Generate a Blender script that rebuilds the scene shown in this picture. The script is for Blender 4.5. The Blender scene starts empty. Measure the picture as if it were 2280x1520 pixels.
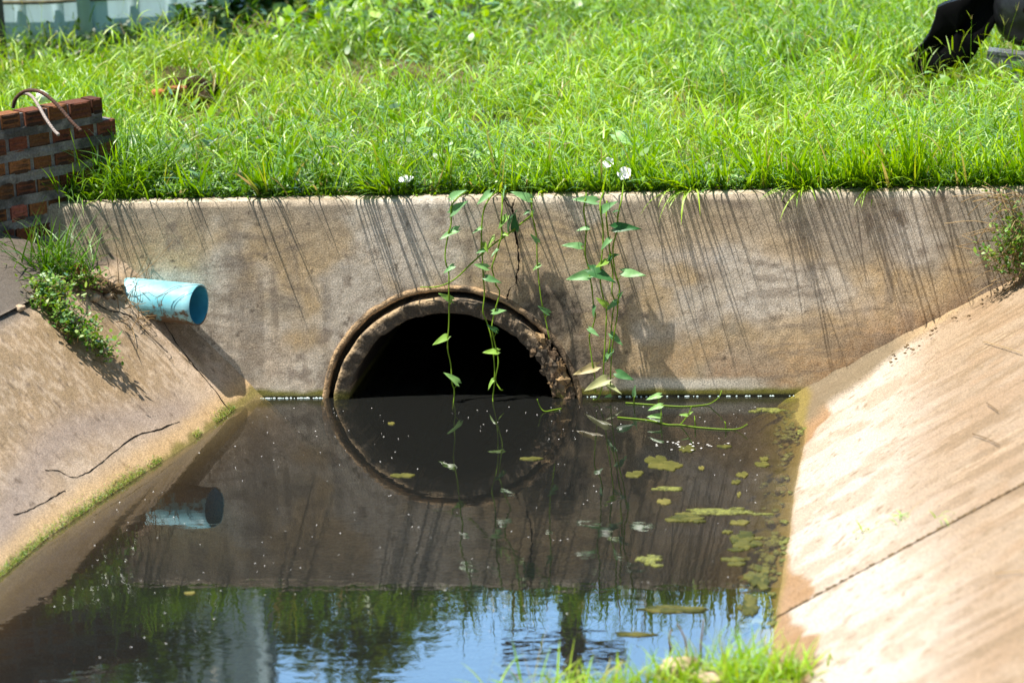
import bpy, math, random
import numpy as np
from mathutils import Vector

random.seed(7)
RNG = np.random.default_rng(11)
scene = bpy.context.scene
COL = scene.collection
rad = math.radians

# ------------------------------------------------------------------ camera
# world: x along the headwall, y away from the camera, z up from the water, metres
CAM = np.array([2.775, -10.916, 3.186])
RX = np.array([0.98884, 0.14186, -0.04633]); RX /= np.linalg.norm(RX)
FW = np.array([-0.1490, 0.95430, -0.25882]); FW -= RX * (FW @ RX); FW /= np.linalg.norm(FW)
DN = np.cross(FW, RX)
FPX, PW, PH = 6500.0, 2280, 1520


def ray(x, y):
    return RX * (x - PW / 2) / FPX + DN * (y - PH / 2) / FPX + FW


def at_z(x, y, z=0.0):
    v = ray(x, y)
    return CAM + v * ((z - CAM[2]) / v[2])


def at_y(x, y, Y=0.0):
    v = ray(x, y)
    return CAM + v * ((Y - CAM[1]) / v[1])


cam_d = bpy.data.cameras.new('camera')
cam = bpy.data.objects.new('camera', cam_d)
COL.objects.link(cam)
from mathutils import Matrix
cam.matrix_world = Matrix(((RX[0], -DN[0], -FW[0], CAM[0]), (RX[1], -DN[1], -FW[1], CAM[1]),
                           (RX[2], -DN[2], -FW[2], CAM[2]), (0, 0, 0, 1)))
cam_d.sensor_width = 36.0
cam_d.lens = FPX / PW * 36.0
cam_d.clip_start, cam_d.clip_end = 0.1, 2000
cam_d.dof.use_dof = True
cam_d.dof.focus_distance = 11.25
cam_d.dof.aperture_fstop = 2.4
scene.camera = cam

# ------------------------------------------------------------------ light
L = np.array([-0.29, -0.165, 1.0]); L /= np.linalg.norm(L)
sun_d = bpy.data.lights.new('sun', 'SUN')
sun_d.energy = 5.0
sun_d.angle = rad(0.5)
sun_d.color = (1.0, 0.95, 0.87)
sun = bpy.data.objects.new('sun', sun_d)
COL.objects.link(sun)
sun.rotation_euler = Vector(L).to_track_quat('Z', 'Y').to_euler()
world = bpy.data.worlds.new('World')
scene.world = world
world.use_nodes = True
wn = world.node_tree
sky = wn.nodes.new('ShaderNodeTexSky')
sky.sky_type = 'NISHITA'
sky.sun_disc = False
sky.dust_density = 1.0
sky.sun_elevation = math.asin(L[2])
sky.sun_rotation = math.atan2(L[0], L[1])
# added boost: one low patch of sky ahead brightened for the water's reflection
_n = wn.nodes.new
_tc = _n('ShaderNodeTexCoord'); _dot = _n('ShaderNodeVectorMath'); _dot.operation = 'DOT_PRODUCT'
_dot.inputs[1].default_value = (0.10, .92, .38)
wn.links.new(_tc.outputs['Generated'], _dot.inputs[0])
_mr = _n('ShaderNodeMapRange'); _mr.interpolation_type = 'SMOOTHSTEP'
_mr.inputs[1].default_value = .78; _mr.inputs[2].default_value = .97; _mr.inputs[3].default_value = 1.0; _mr.inputs[4].default_value = 11.5
wn.links.new(_dot.outputs['Value'], _mr.inputs[0])
_cb = _n('ShaderNodeVectorMath'); _cb.operation = 'MULTIPLY'; _cb.inputs[1].default_value = (.88, 1.06, 1.04)
wn.links.new(sky.outputs[0], _cb.inputs[0])
_sc = _n('ShaderNodeVectorMath'); _sc.operation = 'SCALE'
wn.links.new(_cb.outputs[0], _sc.inputs[0]); wn.links.new(_mr.outputs[0], _sc.inputs['Scale'])
wn.links.new(_sc.outputs[0], wn.nodes['Background'].inputs[0])
wn.nodes['Background'].inputs[1].default_value = 0.055
vs = scene.view_settings
vs.view_transform = 'Standard'
vs.look = 'None'
vs.gamma = 1.0
vs.exposure = 0.92
scene.cycles.max_bounces = 8
scene.cycles.transparent_max_bounces = 12
scene.cycles.sample_clamp_indirect = 6.0

# ------------------------------------------------------------------ noise
_T = np.random.default_rng(5).random((256, 256))


def vnoise(x, y, seed=0):
    x = np.asarray(x, float) + seed * 17.31
    y = np.asarray(y, float) + seed * 7.77
    xi, yi = np.floor(x).astype(int), np.floor(y).astype(int)
    u, v = x - xi, y - yi
    u, v = u * u * (3 - 2 * u), v * v * (3 - 2 * v)
    g = lambda a, b: _T[a % 256, b % 256]
    return (g(xi, yi) * (1 - u) + g(xi + 1, yi) * u) * (1 - v) + (g(xi, yi + 1) * (1 - u) + g(xi + 1, yi + 1) * u) * v


def fbm(x, y, seed=0, o=5):
    s, a, t = 0, .5, 0
    for k in range(o):
        s = s + a * vnoise(x * 2 ** k, y * 2 ** k, seed + k)
        t += a
        a *= .5
    return s / t


def sst(a, b, x):
    t = np.clip((np.asarray(x, float) - a) / (b - a), 0, 1)
    return t * t * (3 - 2 * t)


def mixc(c, d, f):
    return c * (1 - f[..., None]) + np.array(d) * f[..., None]


# ------------------------------------------------------------------ materials
def mat(name):
    m = bpy.data.materials.new(name)
    m.use_nodes = True
    nt = m.node_tree
    return m, nt, nt.nodes['Principled BSDF'], (lambda t: nt.nodes.new('ShaderNode' + t)), nt.links.new


def concrete(name, rough=.9, bumps=((55, .004), (260, .0016)), grain=.35, gscale=330, base=None, spec=.25, streak=None):
    m, nt, p, N, Lk = mat(name)
    tc = N('TexCoord')
    src = tc.outputs['Object']
    if base is None:
        a = N('Attribute'); a.attribute_name = 'Col'
        colo = a.outputs['Color']
    else:
        c = N('RGB'); c.outputs[0].default_value = (*base, 1)
        colo = c.outputs[0]
    n1 = N('TexNoise'); n1.inputs['Scale'].default_value = gscale; n1.inputs['Detail'].default_value = 3
    Lk(src, n1.inputs['Vector'])
    mr = N('MapRange'); mr.inputs[1].default_value = .3; mr.inputs[2].default_value = .7
    mr.inputs[3].default_value = 1 - grain; mr.inputs[4].default_value = 1 + grain
    Lk(n1.outputs['Fac'], mr.inputs[0])
    n2 = N('TexNoise'); n2.inputs['Scale'].default_value = 28; n2.inputs['Detail'].default_value = 8; n2.inputs['Roughness'].default_value = .65
    Lk(src, n2.inputs['Vector'])
    mr2 = N('MapRange'); mr2.inputs[1].default_value = .3; mr2.inputs[2].default_value = .7
    mr2.inputs[3].default_value = .9; mr2.inputs[4].default_value = 1.08
    Lk(n2.outputs['Fac'], mr2.inputs[0])
    mm = N('Math'); mm.operation = 'MULTIPLY'
    Lk(mr.outputs[0], mm.inputs[0]); Lk(mr2.outputs[0], mm.inputs[1])
    vm = N('VectorMath'); vm.operation = 'SCALE'
    Lk(colo, vm.inputs[0]); Lk(mm.outputs[0], vm.inputs['Scale'])
    Lk(vm.outputs[0], p.inputs['Base Color'])
    prev = None
    for sc, d in bumps:
        t = N('TexNoise'); t.inputs['Scale'].default_value = sc; t.inputs['Detail'].default_value = 4
        Lk(src, t.inputs['Vector'])
        b = N('Bump'); b.inputs['Strength'].default_value = 1; b.inputs['Distance'].default_value = d
        Lk(t.outputs['Fac'], b.inputs['Height'])
        if prev is not None:
            Lk(prev, b.inputs['Normal'])
        prev = b.outputs['Normal']
    if prev is not None:
        Lk(prev, p.inputs['Normal'])
    p.inputs['Roughness'].default_value = rough
    p.inputs['Specular IOR Level'].default_value = spec
    return m


def foliage(name, ramp, trans=.35, rough=.42, gloss=.10, attr='tint'):
    """two-sided leaf: diffuse + translucent + a little gloss, colour picked per blade"""
    m = bpy.data.materials.new(name)
    m.use_nodes = True
    nt = m.node_tree
    nt.nodes.clear()
    N = lambda t: nt.nodes.new('ShaderNode' + t)
    Lk = nt.links.new
    a = N('Attribute'); a.attribute_name = attr
    r = N('ValToRGB')
    while len(r.color_ramp.elements) < len(ramp):
        r.color_ramp.elements.new(.5)
    for e, (pos, c) in zip(r.color_ramp.elements, ramp):
        e.position = pos
        e.color = (*c, 1)
    Lk(a.outputs['Fac'], r.inputs[0])
    d = N('BsdfDiffuse'); t = N('BsdfTranslucent'); g = N('BsdfGlossy')
    g.inputs['Roughness'].default_value = rough
    Lk(r.outputs[0], d.inputs[0])
    hs = N('HueSaturation'); hs.inputs['Hue'].default_value = .485; hs.inputs['Saturation'].default_value = 1.15; hs.inputs['Value'].default_value = 1.5
    Lk(r.outputs[0], hs.inputs['Color'])
    Lk(hs.outputs[0], t.inputs[0])
    m1 = N('MixShader'); m1.inputs[0].default_value = trans
    Lk(d.outputs[0], m1.inputs[1]); Lk(t.outputs[0], m1.inputs[2])
    f = N('Fresnel'); f.inputs[0].default_value = 1.4
    ma = N('Math'); ma.operation = 'MULTIPLY_ADD'; ma.inputs[1].default_value = .13; ma.inputs[2].default_value = gloss * .12
    Lk(f.outputs[0], ma.inputs[0])
    m2 = N('MixShader')
    Lk(ma.outputs[0], m2.inputs[0]); Lk(m1.outputs[0], m2.inputs[1]); Lk(g.outputs[0], m2.inputs[2])
    o = N('OutputMaterial')
    Lk(m2.outputs[0], o.inputs[0])
    return m


def plain(name, c, rough=.6, spec=.3, noise=0, nscale=40, bump=0, metal=0):
    m, nt, p, N, Lk = mat(name)
    p.inputs['Roughness'].default_value = rough
    p.inputs['Specular IOR Level'].default_value = spec
    p.inputs['Metallic'].default_value = metal
    p.inputs['Base Color'].default_value = (*c, 1)
    if noise or bump:
        tc = N('TexCoord')
        t = N('TexNoise'); t.inputs['Scale'].default_value = nscale; t.inputs['Detail'].default_value = 6
        Lk(tc.outputs['Object'], t.inputs['Vector'])
        if noise:
            r = N('ValToRGB')
            r.color_ramp.elements[0].position = .3; r.color_ramp.elements[1].position = .7
            r.color_ramp.elements[0].color = (*[max(0, v * (1 - noise)) for v in c], 1)
            r.color_ramp.elements[1].color = (*[min(1, v * (1 + noise)) for v in c], 1)
            Lk(t.outputs['Fac'], r.inputs[0]); Lk(r.outputs[0], p.inputs['Base Color'])
        if bump:
            b = N('Bump'); b.inputs['Distance'].default_value = bump; b.inputs['Strength'].default_value = 1
            Lk(t.outputs['Fac'], b.inputs['Height']); Lk(b.outputs[0], p.inputs['Normal'])
    return m


GREEN = [(0, (.022, .080, .004)), (.32, (.11, .26, .005)), (.60, (.25, .45, .006)), (.82, (.37, .53, .015)),
         (.9, (.30, .33, .06)), (1, (.42, .31, .14))]
M_wall = concrete('headwall_render', bumps=((60, .0012), (300, .0022)), grain=.42, gscale=170)
M_slab = concrete('slab_concrete', bumps=((45, .002), (300, .0014)), grain=.34, gscale=170)
M_pipe = concrete('pipe_concrete', bumps=((30, .012), (140, .005)), grain=.3, gscale=180)
M_soil = concrete('soil', base=(.17, .115, .06), bumps=((20, .02), (90, .008)), grain=.5, gscale=60, rough=1)
M_bed = concrete('canal_mud', base=(.09, .085, .05), bumps=((12, .02),), grain=.5, gscale=40, rough=1)
M_brick = concrete('brick', bumps=((90, .003),), grain=.3, gscale=120)
M_crack = plain('crack_shade', (.012, .010, .008), 1, 0)
M_grass = foliage('grass_blades', GREEN)
M_leaf = foliage('vine_leaf', [(0, (.03, .13, .035)), (.5, (.20, .40, .15)), (.8, (.26, .44, .06)), (.93, (.36, .40, .18)), (1, (.5, .34, .17))], trans=.22, rough=.45, gloss=.12)
M_weed = foliage('weed_leaf', [(0, (.05, .15, .02)), (.5, (.13, .28, .03)), (1, (.26, .36, .05))], trans=.3)
M_tree = foliage('tree_leaf', [(0, (.03, .09, .01)), (.5, (.09, .20, .015)), (1, (.20, .28, .02))], trans=.4)
M_bushl = foliage('bush_leaf', [(0, (.02, .06, .012)), (.5, (.05, .12, .02)), (1, (.10, .20, .03))], trans=.3)
M_stem = foliage('vine_stem', [(0, (.16, .27, .02)), (.5, (.24, .34, .02)), (1, (.34, .36, .03))], trans=.1, attr='none')
M_dry = foliage('dry_grass', [(0, (.10, .06, .025)), (.5, (.28, .18, .08)), (1, (.52, .38, .2))], trans=.2)
M_bark = plain('bark', (.10, .065, .04), .95, .1, .5, 30, .01)
M_petal = plain('white_petal', (.85, .85, .86), .6, .2)
M_float = foliage('floating_leaf', [(0, (.045, .05, .010)), (.5, (.105, .10, .022)), (1, (.21, .175, .05))], trans=.1, gloss=.05, rough=.5)
M_alga = plain('algae', (.12, .125, .025), .7, .3, .7, 90, .004)
M_speck = plain('speck', (.72, .70, .66), .6, .3)
M_rust = plain('rusty_steel', (.085, .045, .03), .85, .3, .5, 150, .001)
M_steel = plain('worn_steel', (.30, .25, .22), .7, .4, .5, 200, .001)
M_black = plain('black_rubber', (.002, .002, .0025), .8, .08, .5, 20, .001)
M_jar = plain('black_jar', (.012, .013, .016), .42, .5, .6, 25, .002)
M_plank = plain('grey_plank', (.10, .105, .11), .6, .4, .4, 60, .002)
M_rock = plain('clod', (.45, .34, .23), .95, .1, .4, 40, .01)
M_peb = plain('pebble', (.17, .13, .05), .9, .1, .5, 60, .004)


def pvc():
    m, nt, p, N, Lk = mat('blue_pvc')
    tc = N('TexCoord')
    t = N('TexNoise'); t.inputs['Scale'].default_value = 14; t.inputs['Detail'].default_value = 7; t.inputs['Roughness'].default_value = .7
    Lk(tc.outputs['Object'], t.inputs['Vector'])
    sx = N('SeparateXYZ'); Lk(tc.outputs['Object'], sx.inputs[0])
    # dirt gathers low on the pipe
    mz = N('MapRange'); mz.inputs[1].default_value = .02; mz.inputs[2].default_value = -.075; mz.inputs[3].default_value = -.12; mz.inputs[4].default_value = .13
    Lk(sx.outputs['Z'], mz.inputs[0])
    ad = N('Math'); ad.operation = 'ADD'; Lk(t.outputs['Fac'], ad.inputs[0]); Lk(mz.outputs[0], ad.inputs[1])
    r = N('ValToRGB')
    r.color_ramp.elements[0].position = .46; r.color_ramp.elements[1].position = .54
    Lk(ad.outputs[0], r.inputs[0])
    t2 = N('TexNoise'); t2.inputs['Scale'].default_value = 9; t2.inputs['Detail'].default_value = 4
    Lk(tc.outputs['Object'], t2.inputs['Vector'])
    r2 = N('ValToRGB')
    r2.color_ramp.elements[0].color = (.15, .46, .56, 1); r2.color_ramp.elements[1].color = (.36, .63, .68, 1)
    r2.color_ramp.elements[0].position = .35; r2.color_ramp.elements[1].position = .65
    Lk(t2.outputs['Fac'], r2.inputs[0])
    mx = N('Mix'); mx.data_type = 'RGBA'
    Lk(r.outputs[0], mx.inputs[0]); Lk(r2.outputs[0], mx.inputs[6]); mx.inputs[7].default_value = (.13, .085, .05, 1)
    Lk(mx.outputs[2], p.inputs['Base Color'])
    p.inputs['Roughness'].default_value = .45
    p.inputs['Specular IOR Level'].default_value = .4
    return m


M_pvc = pvc()
M_pvcin = plain('blue_pvc_inside', (.06, .36, .50), .5, .3, .15, 20)


def water_mat():
    m = bpy.data.materials.new('murky_water')
    m.use_nodes = True
    nt = m.node_tree
    nt.nodes.clear()
    N = lambda t: nt.nodes.new('ShaderNode' + t)
    Lk = nt.links.new
    tc = N('TexCoord')
    prev = None
    # calm by the wall, more ripples towards the near bank
    sp = N('SeparateXYZ'); Lk(tc.outputs['Object'], sp.inputs[0])
    mr = N('MapRange'); mr.inputs[1].default_value = -.3; mr.inputs[2].default_value = -2.8; mr.inputs[3].default_value = .22; mr.inputs[4].default_value = 1.0
    Lk(sp.outputs['Y'], mr.inputs[0])
    for sc, st, d in ((9, (1, 2.0, 1), .00045), (30, (1, 1.7, 1), .00010), (3.2, (1, 1.5, 1), .0007)):
        mp = N('Mapping'); mp.inputs['Scale'].default_value = st
        Lk(tc.outputs['Object'], mp.inputs[0])
        t = N('TexNoise'); t.inputs['Scale'].default_value = sc; t.inputs['Detail'].default_value = 1.5
        Lk(mp.outputs[0], t.inputs['Vector'])
        b = N('Bump'); b.inputs['Distance'].default_value = d
        Lk(mr.outputs[0], b.inputs['Strength'])
        Lk(t.outputs['Fac'], b.inputs['Height'])
        if prev is not None:
            Lk(prev, b.inputs['Normal'])
        prev = b.outputs['Normal']
    f = N('Fresnel'); f.inputs[0].default_value = 1.75
    g = N('BsdfGlossy'); g.inputs['Roughness'].default_value = 0.0
    Lk(prev, g.inputs['Normal']); Lk(prev, f.inputs['Normal'])
    tr = N('BsdfTransparent'); tr.inputs[0].default_value = (.93, .93, .88, 1)
    df = N('BsdfDiffuse'); df.inputs[0].default_value = (.105, .11, .10, 1)
    mx = N('MixShader'); mx.inputs[0].default_value = .085
    Lk(tr.outputs[0], mx.inputs[1]); Lk(df.outputs[0], mx.inputs[2])
    m2 = N('MixShader')
    Lk(f.outputs[0], m2.inputs[0]); Lk(mx.outputs[0], m2.inputs[1]); Lk(g.outputs[0], m2.inputs[2])
    va = N('VolumeAbsorption'); va.inputs[0].default_value = (.56, .46, .12, 1); va.inputs[1].default_value = 11.0
    o = N('OutputMaterial')
    Lk(m2.outputs[0], o.inputs[0]); Lk(va.outputs[0], o.inputs[1])
    return m


M_water = water_mat()


def fence_mat():
    m, nt, p, N, Lk = mat('painted_fence')
    tc = N('TexCoord')
    mp = N('Mapping'); mp.inputs['Scale'].default_value = (1, 1, .12)
    Lk(tc.outputs['Object'], mp.inputs[0])
    t = N('TexNoise'); t.inputs['Scale'].default_value = 9; t.inputs['Detail'].default_value = 7; t.inputs['Roughness'].default_value = .7
    Lk(mp.outputs[0], t.inputs['Vector'])
    r = N('ValToRGB')
    r.color_ramp.elements[0].position = .3; r.color_ramp.elements[1].position = .62
    r.color_ramp.elements[0].color = (.46, .62, .66, 1); r.color_ramp.elements[1].color = (.58, .80, .88, 1)
    Lk(t.outputs['Fac'], r.inputs[0]); Lk(r.outputs[0], p.inputs['Base Color'])
    p.inputs['Roughness'].default_value = .7
    return m


M_fence = fence_mat()
M_rail = plain('fence_rail', (.13, .12, .08), .8, .2, .4, 20)
M_post = plain('grey_post', (.11, .10, .09), .9, .2, .5, 12, .004)


# ------------------------------------------------------------------ object helpers
def link(name, me, material, parent=None, loc=None):
    o = bpy.data.objects.new(name, me)
    if material is not None and not me.materials:
        me.materials.append(material)
    COL.objects.link(o)
    if parent is not None:
        o.parent = parent
    if loc is not None:
        o.location = [float(v) for v in loc]
    return o


def mesh_np(verts, quads=None, tris=None, col=None, tint=None, smooth=True):
    me = bpy.data.meshes.new('mesh')
    verts = np.asarray(verts, np.float32).reshape(-1, 3)
    fl, ln = [], []
    if quads is not None and len(quads):
        fl.append(np.asarray(quads, np.int32).ravel()); ln.append(np.full(len(quads), 4, np.int32))
    if tris is not None and len(tris):
        fl.append(np.asarray(tris, np.int32).ravel()); ln.append(np.full(len(tris), 3, np.int32))
    li = np.concatenate(fl); ln = np.concatenate(ln)
    me.vertices.add(len(verts)); me.vertices.foreach_set('co', verts.ravel())
    me.loops.add(len(li)); me.loops.foreach_set('vertex_index', li)
    me.polygons.add(len(ln))
    me.polygons.foreach_set('loop_start', np.concatenate([[0], np.cumsum(ln)[:-1]]).astype(np.int32))
    me.polygons.foreach_set('loop_total', ln)
    me.polygons.foreach_set('use_smooth', np.full(len(ln), smooth))
    me.update(calc_edges=True)
    if col is not None:
        a = me.color_attributes.new('Col', 'FLOAT_COLOR', 'POINT')
        c = np.ones((len(verts), 4), np.float32); c[:, :3] = np.clip(np.asarray(col).reshape(-1, 3), 0, 1)
        a.data.foreach_set('color', c.ravel())
    if tint is not None:
        a = me.attributes.new('tint', 'FLOAT', 'POINT')
        a.data.foreach_set('value', np.asarray(tint, np.float32).ravel())
    me.validate()
    return me


def tag(o, label=None, cat=None, group=None, kind=None):
    if label: o['label'] = label
    if cat: o['category'] = cat
    if group: o['group'] = group
    if kind: o['kind'] = kind
    return o


def empty(name, loc=(0, 0, 0)):
    o = bpy.data.objects.new(name, None)
    o.empty_display_size = .1
    COL.objects.link(o)
    o.location = [float(v) for v in loc]
    return o


def grid_faces(nu, nv, keep=None):
    i = np.arange(nu - 1)[:, None] * nv + np.arange(nv - 1)[None, :]
    q = np.stack([i, i + nv, i + nv + 1, i + 1], -1).reshape(-1, 4)
    return q


def tube(path, r, n=7, cap=True):
    """a tube along a path of points; r one radius or one per point -> verts, quads, tris"""
    P = np.asarray(path, float)
    r = np.broadcast_to(np.asarray(r, float), (len(P),))
    T = np.gradient(P, axis=0)
    T /= np.linalg.norm(T, axis=1, keepdims=True) + 1e-9
    ref = np.array([0.13, 1, .21])
    if abs(T[0] @ ref) > .95:
        ref = np.array([1, .1, .2])
    V = []
    for p, t, rr in zip(P, T, r):
        a = np.cross(t, ref); a /= np.linalg.norm(a); b = np.cross(t, a)
        ang = np.linspace(0, 2 * np.pi, n, endpoint=False)
        V.append(p + rr * (np.cos(ang)[:, None] * a + np.sin(ang)[:, None] * b))
    V = np.concatenate(V)
    q = []
    for k in range(len(P) - 1):
        for j in range(n):
            q.append((k * n + j, k * n + (j + 1) % n, (k + 1) * n + (j + 1) % n, (k + 1) * n + j))
    t3 = []
    if cap:
        V = np.vstack([V, P[0], P[-1]])
        c0, c1 = len(V) - 2, len(V) - 1
        for j in range(n):
            t3.append((c0, (j + 1) % n, j))
            t3.append((c1, (len(P) - 1) * n + j, (len(P) - 1) * n + (j + 1) % n))
    return V, np.array(q), np.array(t3, int).reshape(-1, 3)


class MB:
    """collects pieces into one mesh"""
    def __init__(s):
        s.v, s.q, s.t, s.c, s.ti, s.n = [], [], [], [], [], 0

    def add(s, V, q=None, t=None, col=None, tint=None):
        V = np.asarray(V, float).reshape(-1, 3)
        s.v.append(V)
        if q is not None and len(q): s.q.append(np.asarray(q) + s.n)
        if t is not None and len(t): s.t.append(np.asarray(t) + s.n)
        s.c.append(np.broadcast_to(np.asarray(col if col is not None else (.5, .5, .5), float), (len(V), 3)))
        s.ti.append(np.broadcast_to(np.asarray(tint if tint is not None else .5, float), (len(V),)))
        s.n += len(V)
        return s

    def tube(s, path, r, n=7, **k):
        V, q, t = tube(path, r, n)
        return s.add(V, q, t, **k)

    def box(s, lo, hi, M=None, **k):
        lo, hi = np.array(lo, float), np.array(hi, float)
        V = np.array([[x, y, z] for x in (lo[0], hi[0]) for y in (lo[1], hi[1]) for z in (lo[2], hi[2])])
        if M is not None: V = V @ M[0].T + M[1]
        return s.add(V, [(0, 1, 3, 2), (4, 6, 7, 5), (0, 4, 5, 1), (2, 3, 7, 6), (0, 2, 6, 4), (1, 5, 7, 3)], **k)

    def build(s, name, material, parent=None, loc=None, smooth=True):
        V = np.concatenate(s.v)
        if loc is not None: V = V - np.asarray(loc, float)
        me = mesh_np(V, np.concatenate(s.q) if s.q else None, np.concatenate(s.t) if s.t else None,
                     np.concatenate(s.c), np.concatenate(s.ti), smooth)
        return link(name, me, material, parent, loc)


def spline(pts, n=8):
    """Catmull-Rom through the points"""
    P = np.asarray(pts, float)
    if len(P) < 3:
        return np.array([P[0] + (P[-1] - P[0]) * t for t in np.linspace(0, 1, n)])
    Q = np.vstack([2 * P[0] - P[1], P, 2 * P[-1] - P[-2]])
    out = []
    for i in range(1, len(Q) - 2):
        for t in np.linspace(0, 1, n, endpoint=False):
            a, b, c, d = Q[i - 1], Q[i], Q[i + 1], Q[i + 2]
            out.append(.5 * (2 * b + (c - a) * t + (2 * a - 5 * b + 4 * c - d) * t * t + (3 * b - a - 3 * c + d) * t ** 3))
    out.append(P[-1])
    return np.array(out)


def rock(mb, c, r, seed=0, n=14, rough=.35, col=None, tint=None):
    u = np.linspace(0, np.pi, n)[:, None]; v = np.linspace(0, 2 * np.pi, 2 * n)[None, :]
    d = np.stack([np.sin(u) * np.cos(v), np.sin(u) * np.sin(v), np.cos(u) * np.ones_like(v)], -1)
    k = 1 + rough * (fbm(d[..., 0] * 2.1 + 9, d[..., 1] * 2.1 + d[..., 2] * 1.7 + 5, seed) - .5) * 2
    k[:, -1] = k[:, 0]
    V = (d * k[..., None] * np.array(r) + np.array(c)).reshape(-1, 3)
    return mb.add(V, grid_faces(n, 2 * n), col=col, tint=tint)


# blades -------------------------------------------------------------------
def blade_lines(root, az, Ln, t0, k, S):
    """centre lines of blades: (N,S+1,3)"""
    s = np.linspace(0, 1, S + 1)
    th = t0[:, None] + k[:, None] * s[None, :]
    ds = (Ln / S)[:, None]
    h = np.zeros((len(Ln), S + 1)); z = np.zeros_like(h)
    thm = (th[:, 1:] + th[:, :-1]) / 2
    h[:, 1:] = np.cumsum(np.sin(thm) * ds, 1); z[:, 1:] = np.cumsum(np.cos(thm) * ds, 1)
    P = np.empty((len(Ln), S + 1, 3))
    P[..., 0] = root[:, 0:1] + h * np.cos(az)[:, None]
    P[..., 1] = root[:, 1:2] + h * np.sin(az)[:, None]
    P[..., 2] = root[:, 2:3] + z
    return P


def ribbons(mb, P, az, w, tint, twist=None, prof='blade'):
    N, S1 = P.shape[:2]
    s = np.linspace(0, 1, S1)
    pr = {'blade': np.clip((1 - s) ** .75 * (.55 + .9 * s ** .5), .03, 1), 'leaf': np.clip(np.sin(np.pi * (.12 + .88 * s)) ** .8, .04, 1),
          'stem': 1 - .5 * s}[prof]
    if twist is None: twist = np.zeros(N)
    wd = np.stack([-np.sin(az + twist), np.cos(az + twist), np.zeros(N)], -1)
    wd[:, 2] = np.sin(twist) * .6
    off = wd[:, None, :] * (w[:, None] * pr[None, :])[..., None] * .5
    V = np.stack([P - off, P + off], 2).reshape(-1, 3)
    b = (np.arange(N) * S1 * 2)[:, None] + (np.arange(S1 - 1) * 2)[None, :]
    q = np.stack([b, b + 1, b + 3, b + 2], -1).reshape(-1, 4)
    mb.add(V, q, tint=np.repeat(tint, S1 * 2))


def blades(mb, root, Ln, w, tint, t0=None, k=None, az=None, S=4, rng=RNG, prof='blade'):
    N = len(root)
    az = rng.uniform(0, 2 * np.pi, N) if az is None else az
    t0 = rng.uniform(.05, .6, N) if t0 is None else t0
    k = rng.uniform(.2, 1.5, N) if k is None else k
    P = blade_lines(root, az, Ln, t0, k, S)
    ribbons(mb, P, az, w, tint, rng.uniform(-.7, .7, N), prof)
    return P


# ------------------------------------------------------------------ the lie of the land
YL = np.array([0.0, -.03, -.6, -1.23, -1.72, -2.13, -3.2, -9.0])[::-1]
XL = np.array([.01, .0, -.085, -.22, -.315, -.352, -.37, -.37])[::-1]


def xl(y):                      # left water edge
    return np.interp(y, YL, XL)


def left_z(o):                  # height of the left slope, o metres out from the water edge
    o = np.asarray(o, float)
    k = .50
    return np.where(o < k, o * 1.07, k * 1.07 + (o - k) * 1.07 * .62 / (1 + .55 * np.clip(o - k, 0, None) * 2))


XR, TR = 2.232, math.tan(rad(29.8))


def field_z(x, y):
    z = .785 + .055 * (fbm(x * .9, y * .9, 3) - .5) + .02 * (fbm(x * 4, y * 4, 4) - .5)
    z = z + .025 * sst(.3, 3, y)
    z = z + .13 * np.exp(-(((x + .86) / .33) ** 2 + ((y - 2.35) / .3) ** 2)) + .05 * np.exp(-(((x + .75) / .5) ** 2 + ((y - .75) / .5) ** 2))
    return z


# field: one sheet to the horizon with the ditch cut out
gx = np.unique(np.concatenate([-np.geomspace(4.5, 900, 22)[::-1], np.arange(-4.4, 5.6, .08), np.geomspace(5.6, 900, 22), [-1.15, 3.62]]))
gy = np.unique(np.concatenate([-np.geomspace(9.2, 900, 18)[::-1], np.arange(-9, .0, .25), [.055, .075], np.arange(.14, 8, .08), np.geomspace(8, 900, 22)]))
X, Y = np.meshgrid(gx, gy, indexing='ij')
Z = field_z(X, Y)
far = sst(8, 30, np.hypot(X, Y))
Z = Z * (1 - far) + .8 * far
leftbank = (X < -1.1) & (Y < .1)
Z = np.where(leftbank, .80 + .05 * (fbm(X * 2, Y * 2, 8) - .5), Z)
q = grid_faces(len(gx), len(gy))
cx = X.ravel()[q].mean(1); cy = Y.ravel()[q].mean(1)
q = q[~((cx > -1.15) & (cx < 3.62) & (cy < .055) & (cy > -9))]
m, nt, p, N_, Lk = mat('field_ground')
tc = N_('TexCoord'); t1 = N_('TexNoise'); t1.inputs['Scale'].default_value = 3; t1.inputs['Detail'].default_value = 8
Lk(tc.outputs['Object'], t1.inputs['Vector'])
r_ = N_('ValToRGB'); r_.color_ramp.elements[0].position = .38; r_.color_ramp.elements[1].position = .6
r_.color_ramp.elements[0].color = (.022, .035, .006, 1); r_.color_ramp.elements[1].color = (.14, .10, .05, 1)
Lk(t1.outputs['Fac'], r_.inputs[0]); Lk(r_.outputs[0], p.inputs['Base Color'])
p.inputs['Roughness'].default_value = 1; p.inputs['Specular IOR Level'].default_value = .1
b_ = N_('Bump'); b_.inputs['Distance'].default_value = .02
t2 = N_('TexNoise'); t2.inputs['Scale'].default_value = 40; t2.inputs['Detail'].default_value = 6
Lk(tc.outputs['Object'], t2.inputs['Vector']); Lk(t2.outputs['Fac'], b_.inputs['Height']); Lk(b_.outputs[0], p.inputs['Normal'])
tag(link('field', mesh_np(np.stack([X, Y, Z], -1), q), m), kind='structure')

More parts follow.
